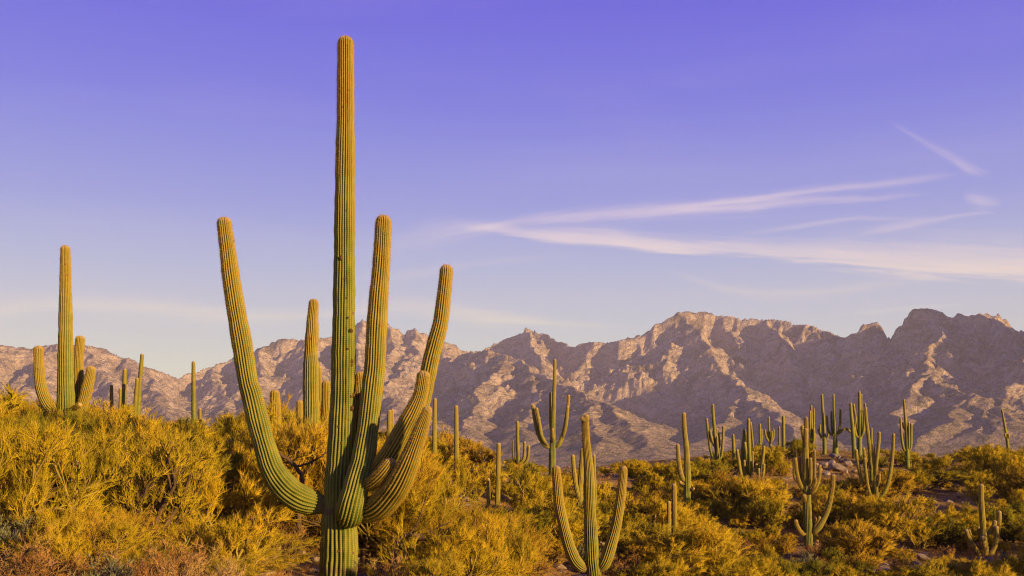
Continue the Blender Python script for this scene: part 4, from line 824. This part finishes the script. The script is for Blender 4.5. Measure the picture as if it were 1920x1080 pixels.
HAND = [
 ('pv', 292, 13.6, 2.35, 3.2, 'big golden palo verde with forked bare trunks low at left, nearest bush of the photo'),
 ('olive', 70, 17.5, 3.1, 3.4, 'dark olive palo verde at the left edge under the tall left saguaro'),
 ('pv', 10, 14.5, 2.3, 2.6, 'yellow palo verde cut by the left frame edge'),
 ('olive', 150, 21, 2.6, 3.4, 'shaded olive bush around the foot of the tall left saguaro'),
 ('pv', 262, 19.5, 3.2, 3.2, 'golden bush with feathery top in front of the thin left saguaro group'),
 ('olive', 342, 20, 2.1, 2.8, 'olive bush below the pole-like saguaro in the gap'),
 ('pv', 425, 17, 2.0, 2.6, 'golden bush left of the big left arm of the tallest saguaro'),
 ('pv', 455, 22, 2.6, 3.2, 'pale yellow bush rising directly behind the big left arm'),
 ('ochre', 560, 22.6, 3.3, 3.4, 'tall ochre bush between the big left arm and the trunk of the tallest saguaro'),
 ('pv', 600, 24, 3.3, 3.0, 'yellow bush hiding the foot of the lumpy saguaro'),
 ('pv', 752, 22.0, 2.8, 3.0, 'golden bush right beside the foot of the tallest saguaro'),
 ('ochre', 832, 22.0, 2.9, 3.6, 'broad ochre bush with dark twisted limbs right of the tallest saguaro'),
 ('pv', 905, 20, 2.0, 3.0, 'yellow bush low in the middle, left of the nearest right saguaro'),
 ('ochre', 700, 23.5, 3.0, 3.2, 'ochre bush behind the right arms of the tallest saguaro'),
 ('pv', 880, 27, 3.0, 3.6, 'rounded golden bush under the lone post-like saguaro'),
 ('pv', 415, 15.8, 1.3, 1.9, 'low golden bush left of the foot of the tallest saguaro'),
 ('olive', 800, 16.5, 1.0, 1.8, 'low green bush right of the foot of the tallest saguaro'),
 ('farpv', 1470, 68, 3.1, 9.0, 'wide round brush dome on the crest left of the rock outcrop'),
 ('farpv', 1590, 34, 1.9, 3.4, 'bright bush just left of the foot of the open-hand saguaro'),
 ('farpv', 1455, 31, 1.9, 3.2, 'bright green-yellow bush low centre right, beside the sickle-armed saguaro'),
 ('farol', 1735, 58, 2.6, 5.0, 'dark-based rounded bush right of the open-hand saguaro'),
 ('farpv', 1770, 24.5, 1.4, 3.2, 'yellow-green bush cut by the bottom edge left of the squat saguaro'),
 ('farpv', 1880, 30, 1.7, 2.4, 'yellow-green bush right of the squat saguaro at the lower right corner'),
 ('farpv', 1300, 30, 2.1, 3.6, 'bright bush in the low centre right, in front of the elbow-armed saguaro'),
 ('farol', 1205, 33, 1.9, 2.6, 'dark green bush right of the nearest right saguaro'),
]
for kind, px, Y, h, wd, lb in HAND:
    put_bush(kind, px, Y, h, wd, lb, force=False)
# the rest of the brush, near to far
zones = [ # px range, Y range, count, height, kinds
 ((-60, 620), (12, 16), 8, (0.7, 1.3), ['ochre', 'ochre', 'pv']),
 ((-80, 640), (16, 26), 28, (1.6, 3.2), ['pv', 'pv', 'olive', 'ochre']),
 ((-80, 960), (26, 44), 44, (2.0, 3.6), ['farpv', 'farpv', 'farol', 'farochre']),
 ((-60, 1000), (44, 78), 26, (1.8, 3.2), ['farpv', 'farpv', 'farochre']),
 ((660, 1010), (17, 28), 18, (1.3, 2.6), ['pv', 'ochre', 'pv']),
 ((960, 1260), (26, 44), 16, (1.0, 2.3), ['farpv', 'farpv', 'farol']),
 ((960, 1260), (44, 80), 26, (1.5, 2.8), ['farpv', 'farpv', 'farol']),
 ((1180, 1960), (25, 36), 20, (0.8, 1.9), ['farpv', 'farpv', 'farpv', 'farol']),
 ((1000, 1960), (26, 80), 130, (0.45, 0.95), ['farpv', 'farpv', 'farochre', 'farol']),
 ((1180, 1980), (36, 56), 60, (1.0, 2.4), ['farpv', 'farpv', 'farpv', 'farpv', 'farol', 'farochre']),
 ((1180, 2000), (56, 92), 90, (1.2, 3.0), ['farpv', 'farpv', 'farpv', 'farpv', 'farol']),
 ((1960, 2500), (25, 80), 12, (1.6, 2.8), ['farpv', 'farol']),
 ((-500, -60), (16, 70), 10, (1.6, 2.8), ['farpv', 'farol']),
]
EX = [(1535, 1605, 62, 74), (1755, 1800, 44, 50), (1015, 1195, 20, 31)]   # openings with bare ground and rocks
for (x0, x1), (y0, y1), cnt, (h0, h1), kinds in zones:
    done = 0; tries = 0
    while done < cnt and tries < cnt*30:
        tries += 1
        px = random.uniform(x0, x1); Y = y0*(y1/y0)**random.random(); h = random.uniform(h0, h1)
        if any(a < px < b and c < Y < d for a, b, c, d in EX): continue
        if any(abs(px-p[0]) < 0.30*h/Y*F and abs(Y-p[1]) < 0.42*h for p in placed): continue
        if put_bush(random.choice(kinds), px, Y, h) is not None: done += 1
# words for the bushes: nearest saguaro in the picture, and the side
KW = {'pv': 'golden twiggy bush', 'farpv': 'feathery yellow bush', 'olive': 'dark olive bush', 'farol': 'dark green bush', 'ochre': 'ochre twiggy bush', 'farochre': 'ochre brown bush', 'dry': 'rusty dry scrub', 'sage': 'grey-green sage'}
ORD = {2: ['left one of two', 'right one of two'], 3: ['leftmost of three', 'middle one of three', 'rightmost of three']}
NTH = ['leftmost one']+[w_+' from left' for w_ in 'second third fourth fifth sixth seventh eighth ninth tenth'.split()]
def nth(i): return NTH[i] if i < len(NTH) else f'{i+1}th from left'
def name_all(items, group):
    sets = {}
    for px, Y, h, root, kind in items:
        root['group'] = group
        if root.get('label'): continue
        best = min(SAG, key=lambda s: abs(px-(s['bx']/s['Y']*F+960))+5.0*abs(Y-s['Y']))
        sx = best['bx']/best['Y']*F+960
        fb = 'below' if Y < best['Y']-2 else ('beyond' if Y > best['Y']+2 else 'beside')
        lr = ' left' if px < sx-20 else (' right' if px > sx+20 else '')
        if fb == 'beside': rel = 'left of' if lr == ' left' else ('right of' if lr else 'beside')
        else: rel = fb + (' and' + lr + ' of' if lr else '')
        lb = f"{KW[kind]} {rel} {best['short']}"
        if px < -20 or px > 1940: lb = f"{KW[kind]} past the {'left' if px < 0 else 'right'} frame edge"
        sets.setdefault(lb, []).append((px, root))
    for lb, l in sets.items():
        l.sort(key=lambda t: t[0]); n_ = len(l)
        for i, (px, root) in enumerate(l):
            lb = lb if n_ == 1 or len(lb.split()) <= 13 else lb.replace('below and left of', 'lower left of').replace('below and right of', 'lower right of').replace('beyond and', 'beyond')
            root['label'] = lb if n_ == 1 else lb+', '+(ORD[n_][i] if n_ in ORD else (nth(i) if i < n_-1 else 'rightmost one'))
            for u_, v_ in (('feathery yellow', 'yellow'), ('golden twiggy', 'golden'), ('ochre twiggy', 'ochre'), (' one of ', ' of '), (' one', ''), ('beyond and right of', 'behind'), ('beyond and left of', 'behind'), ('below and ', 'lower '), ('the ', ''), ('dark ', '')):
                if len(root['label'].split()) > 16: root['label'] = root['label'].replace(u_, v_)
name_all(placed, 'palo verde brush on the hillside')
# dry scrub: the nearest clumps singly
dry = []
for i in range(205):
    if i < 24: px = random.uniform(-60, 560); Y = 10.2*(14.5/10.2)**random.random()
    elif i < 100: px = random.uniform(-60, 1000); Y = 10.5*(24/10.5)**random.random()
    else: px = random.uniform(1000, 1950); Y = 24*(75/24)**random.random()
    if 540 < px < 740 and Y < 18.8: continue
    x = (px-960)/F*Y; z = gz(x, Y); h = random.uniform(0.35, 0.85)
    if 1040 < px < 1180 and Y < 29: h *= 0.5
    kind = 'sage' if random.random() < 0.08 else 'dry'
    ks = [k for k in PR if k[0] == kind]; k = ks[random.randrange(len(ks))]
    root = thing('dry_scrub' if kind == 'dry' else 'sage_clump', '', 'shrub', (x, Y, z-0.02), 'low scrub between the palo verdes')
    root.rotation_euler = (0, 0, random.uniform(0, 6.28)); root.scale = (h*1.05, h*1.05, h)
    for nm, me in (('branches', PR[k][0]), ('twigs', PR[k][1])):
        o = bpy.data.objects.new(nm, me); C.objects.link(o); o.parent = root
        if nm == 'twigs': o['kind'] = 'stuff'
    dry.append((px, Y, h, root, kind))
name_all(dry, 'low scrub between the palo verdes')

# dark twisted dead limbs in the brush right of the tallest saguaro
def limb(parent, pts, Yd, loc):
    rows = [[*W(p[0], p[1], Yd+(p[3] if len(p) > 3 else 0)), p[2]/F*Yd] for p in pts]
    s, R = spline(rows, 0); n = 60; ss = np.linspace(0, s[-1], n); A = np.stack([np.interp(ss, s, R[:, k]) for k in range(4)], 1)
    A[:, :3] += np.random.default_rng(int(pts[0][0])).normal(0, 0.006, (n, 3))
    P = A[None, :, :3]; d = unit(np.gradient(P, axis=1)); a = unit(np.cross(d, [0.2, 1, 0.3])); b = np.cross(d, a)
    th = np.arange(8)*2*np.pi/8
    V = P[:, :, None]+A[None, :, 3, None, None]*(np.cos(th)[:, None]*a[:, :, None]+np.sin(th)[:, None]*b[:, :, None])
    return mk('limb', V.reshape(-1, 3), [grid_faces(n, 8, True)], M_BARKD, parent, loc)
DEAD = [
 ('dead_branch', 18.6, 'dark twisted bare branch winding rightward from beside the tallest trunk', [
   [(735,1035,5),(760,1018,5.5),(785,1010,5),(805,1012,4.2),(830,1025,3.6),(850,1045,3)],
   [(738,1012,5.2),(760,1005,4.6),(775,1003,4),(800,1010,3.4),(822,1018,3.2),(845,1042,2.6),(865,1050,1.8)],
   [(775,1003,2.6),(800,1000,2.3),(830,985,1.7),(845,980,1)],
   [(765,1003,2),(780,985,1.8),(790,960,1.4),(800,930,1)]]),
 ('dead_branch', 18.3, 'short black gnarled stump branch at the bottom edge right of the tallest trunk', [
   [(690,1062,6),(700,1052,5.5),(712,1066,4.5),(722,1075,3.5),(735,1070,2)],
   [(698,1055,3),(708,1048,2.4),(720,1050,1.4)]]),
 ('dead_branch', 20.5, 'thin dark branch crossing the brush left of the tallest trunk at arm height', [
   [(520,848,3),(540,862,3.6),(555,875,4),(566,898,4.5),(560,950,5)],
   [(555,875,2.2),(580,868,2),(600,858,1.8),(615,845,1.2)]]),
]
for nm, Yd, lb, L_ in DEAD:
    loc = W(L_[0][0][0], L_[0][0][1], Yd); loc[2] = gz(loc[0], loc[1])
    root = thing(nm, lb, 'branch', tuple(loc), 'dark dead branches')
    base = L_[0][0]
    gy_ = HZ-gz(loc[0], loc[1])/Yd*F
    for i, p in enumerate(L_):
        if i == 0: p = [(base[0]+8, gy_+6, base[2]*1.15)]+p if Yd < 20 else p+[(562, gy_+5, 6)]
        limb(root, p, Yd, tuple(loc))

# ------------------------------------------------------------------ boulders and stones
def rock_mesh(seed, sub=2):
    r_ = np.random.default_rng(seed); V, Fc = ico(sub); V = V.copy()
    for k in range(9):
        n = unit(r_.normal(0, 1, 3)); dd_ = r_.uniform(0.55, 0.85); over = V@n-dd_; V -= np.outer(np.maximum(over, 0), n)
    V *= 1+r_.normal(0, 0.02, (len(V), 1)); V *= np.array([1, r_.uniform(0.7, 1), r_.uniform(0.55, 0.8)])
    return V, Fc
rocks = []
for k in range(6):
    V, Fc = rock_mesh(200+k, 3); o = mk('boulder', V, [Fc], M_ROCK, smooth=False); rocks.append(o.data); bpy.data.objects.remove(o)
def boulder(px, py, hw, Y, label, group, k):
    p = W(px, py, Y); r = hw/F*Y; g = gz(p[0], p[1])
    o = bpy.data.objects.new('boulder', rocks[k % 6]); C.objects.link(o)
    o.location = (p[0], p[1], max(g+r*0.25, min(p[2], g+r*0.55))); o.scale = (r, r, r); o.rotation_euler = (random.uniform(-.3, .3), random.uniform(-.3, .3), random.uniform(0, 6.28))
    tag(o, label, 'boulder', group)
OUT = [(1572,878,19,'largest pale boulder at the middle of the rock outcrop'),(1545,868,11,'left boulder of the rock outcrop beside the brush dome'),(1560,862,9,'tan boulder sitting above the largest one on the outcrop'),(1590,866,9,'grey boulder at the right of the rock outcrop'),(1536,884,8,'small dark boulder low left on the rock outcrop'),
 (1565,834,11,'rusty red boulder at the foot of the saguaro with the arched branch'),(1580,842,8,'rounded boulder right below the rusty red one'),(1602,884,7,'small boulder at the lower right end of the outcrop'),(1550,893,9,'flat boulder in shade under the largest outcrop boulder'),(1584,892,10,'dark boulder at the bottom of the outcrop'),
 (1530,868,7,'small tan boulder at the far left of the outcrop'),(1612,866,7,'pale boulder between outcrop and open-hand saguaro')]
for i, (px, py, hw, lb) in enumerate(OUT): boulder(px, py, hw, 71.5-(py-834)*0.12, lb, 'boulders of the rock outcrop', i)
SC = [(418,1019,11,15.5,'blue-grey stone on bare soil left of the tallest saguaro'),(398,1003,9,16,'tan stone behind the blue-grey one left of the tallest saguaro'),(15,1076,26,10.6,'pale stone at the bottom left corner'),
 (1795,985,9,47,'grey stone beside the squat saguaro'),(1730,1030,13,38,'bluish stone in the wash left of the squat saguaro'),(1745,1042,9,36,'smaller bluish stone under its larger neighbour in the wash'),
 (1800,925,8,56,'stone in the shaded gully right of the open-hand saguaro'),(1378,1000,6,42,'pale stone in the clearing left of the sickle-armed saguaro'),(1395,1040,9,36,'stone in the lower clearing left of the sickle-armed saguaro'),(1305,1042,6,33,'white stone in front of the elbow-armed saguaro')]
for i, (px, py, hw, Y, lb) in enumerate(SC): boulder(px, py, hw, Y, lb, 'single stones on the slope', i+2)
# small stones and dry litter nobody could count
def scatter(n, seed, wts):
    r_ = np.random.default_rng(seed); px = r_.uniform(-80, 2000, n); Y = 10*(88/10)**(r_.random(n)**0.75)
    x = (px-960)/F*Y; return x, Y, ground(x, Y), r_
V0, F0 = rock_mesh(300, 1)
def many(n, seed, s0, s1, squash):
    x, y, z, r_ = scatter(n, seed, None); a = r_.uniform(0, 6.28, n); s = s0*(s1/s0)**(r_.random(n)**2.2)
    ca, sa = np.cos(a), np.sin(a); jit = r_.normal(1, 0.16, (n, len(V0), 1))
    v = V0[None]*jit*s[:, None, None]; vx = v[..., 0]*ca[:, None]-v[..., 1]*sa[:, None]; vy = v[..., 0]*sa[:, None]+v[..., 1]*ca[:, None]
    V = np.stack([vx+x[:, None], vy+y[:, None], v[..., 2]*squash+(z+s*0.1)[:, None]], -1).reshape(-1, 3)
    Fc = (F0[None]+(np.arange(n)*len(V0))[:, None, None]).reshape(-1, 3); return V, Fc
V, Fc = many(10000, 41, 0.025, 0.30, 0.7)
o = mk('loose_stones', V, [Fc], M_ROCK, smooth=False); tag(o, 'small loose stones strewn over the desert slope', 'stones', kind='stuff')
n = 9000; x, y, z, r_ = scatter(n, 52, None)
k = 9; P = np.repeat(np.stack([x, y, z-0.01], 1), k, 0)+np.concatenate([r_.normal(0, 0.05, (n*k, 2)), np.zeros((n*k, 1))], 1)
D = r_.normal(0, 0.45, (n*k, 3))+np.array([0, 0, 1.0]); Ls = np.repeat(r_.uniform(0.08, 0.32, n), k)*r_.uniform(0.6, 1.2, n*k)
V, Fc = spikes(r_, P, D, Ls, np.repeat(0.0024+y*0.00012, k))
o = mk('dry_grass', V, [Fc], M_DRY); tag(o, 'short dry grass and stubble covering the slope', 'grass', kind='stuff')
print('objects', len(scene.objects), 'bushes', len(placed))

# ------------------------------------------------------------------ air
hz = [(x_, y_, z_) for z_ in (-100, 1330) for y_ in (-1600, 8900) for x_ in (-8700, 8700)]
hm = bpy.data.materials.new('evening_air'); hm.use_nodes = True; ht = NT(hm.node_tree); ht.n.clear()
pv_ = ht.node('ShaderNodeVolumePrincipled'); pv_.inputs['Color'].default_value = (0.82, 0.79, 0.96, 1); pv_.inputs['Density'].default_value = 5.0e-5; pv_.inputs['Anisotropy'].default_value = 0.0
ho = ht.node('ShaderNodeOutputMaterial'); ht.l.new(pv_.outputs[0], ho.inputs['Volume'])
hb = mk('haze', hz, [np.array([[0, 2, 3, 1], [4, 5, 7, 6], [0, 1, 5, 4], [2, 6, 7, 3], [0, 4, 6, 2], [1, 3, 7, 5]])], hm, smooth=False)
tag(hb, 'thin lavender evening air between here and the mountains', kind='stuff')
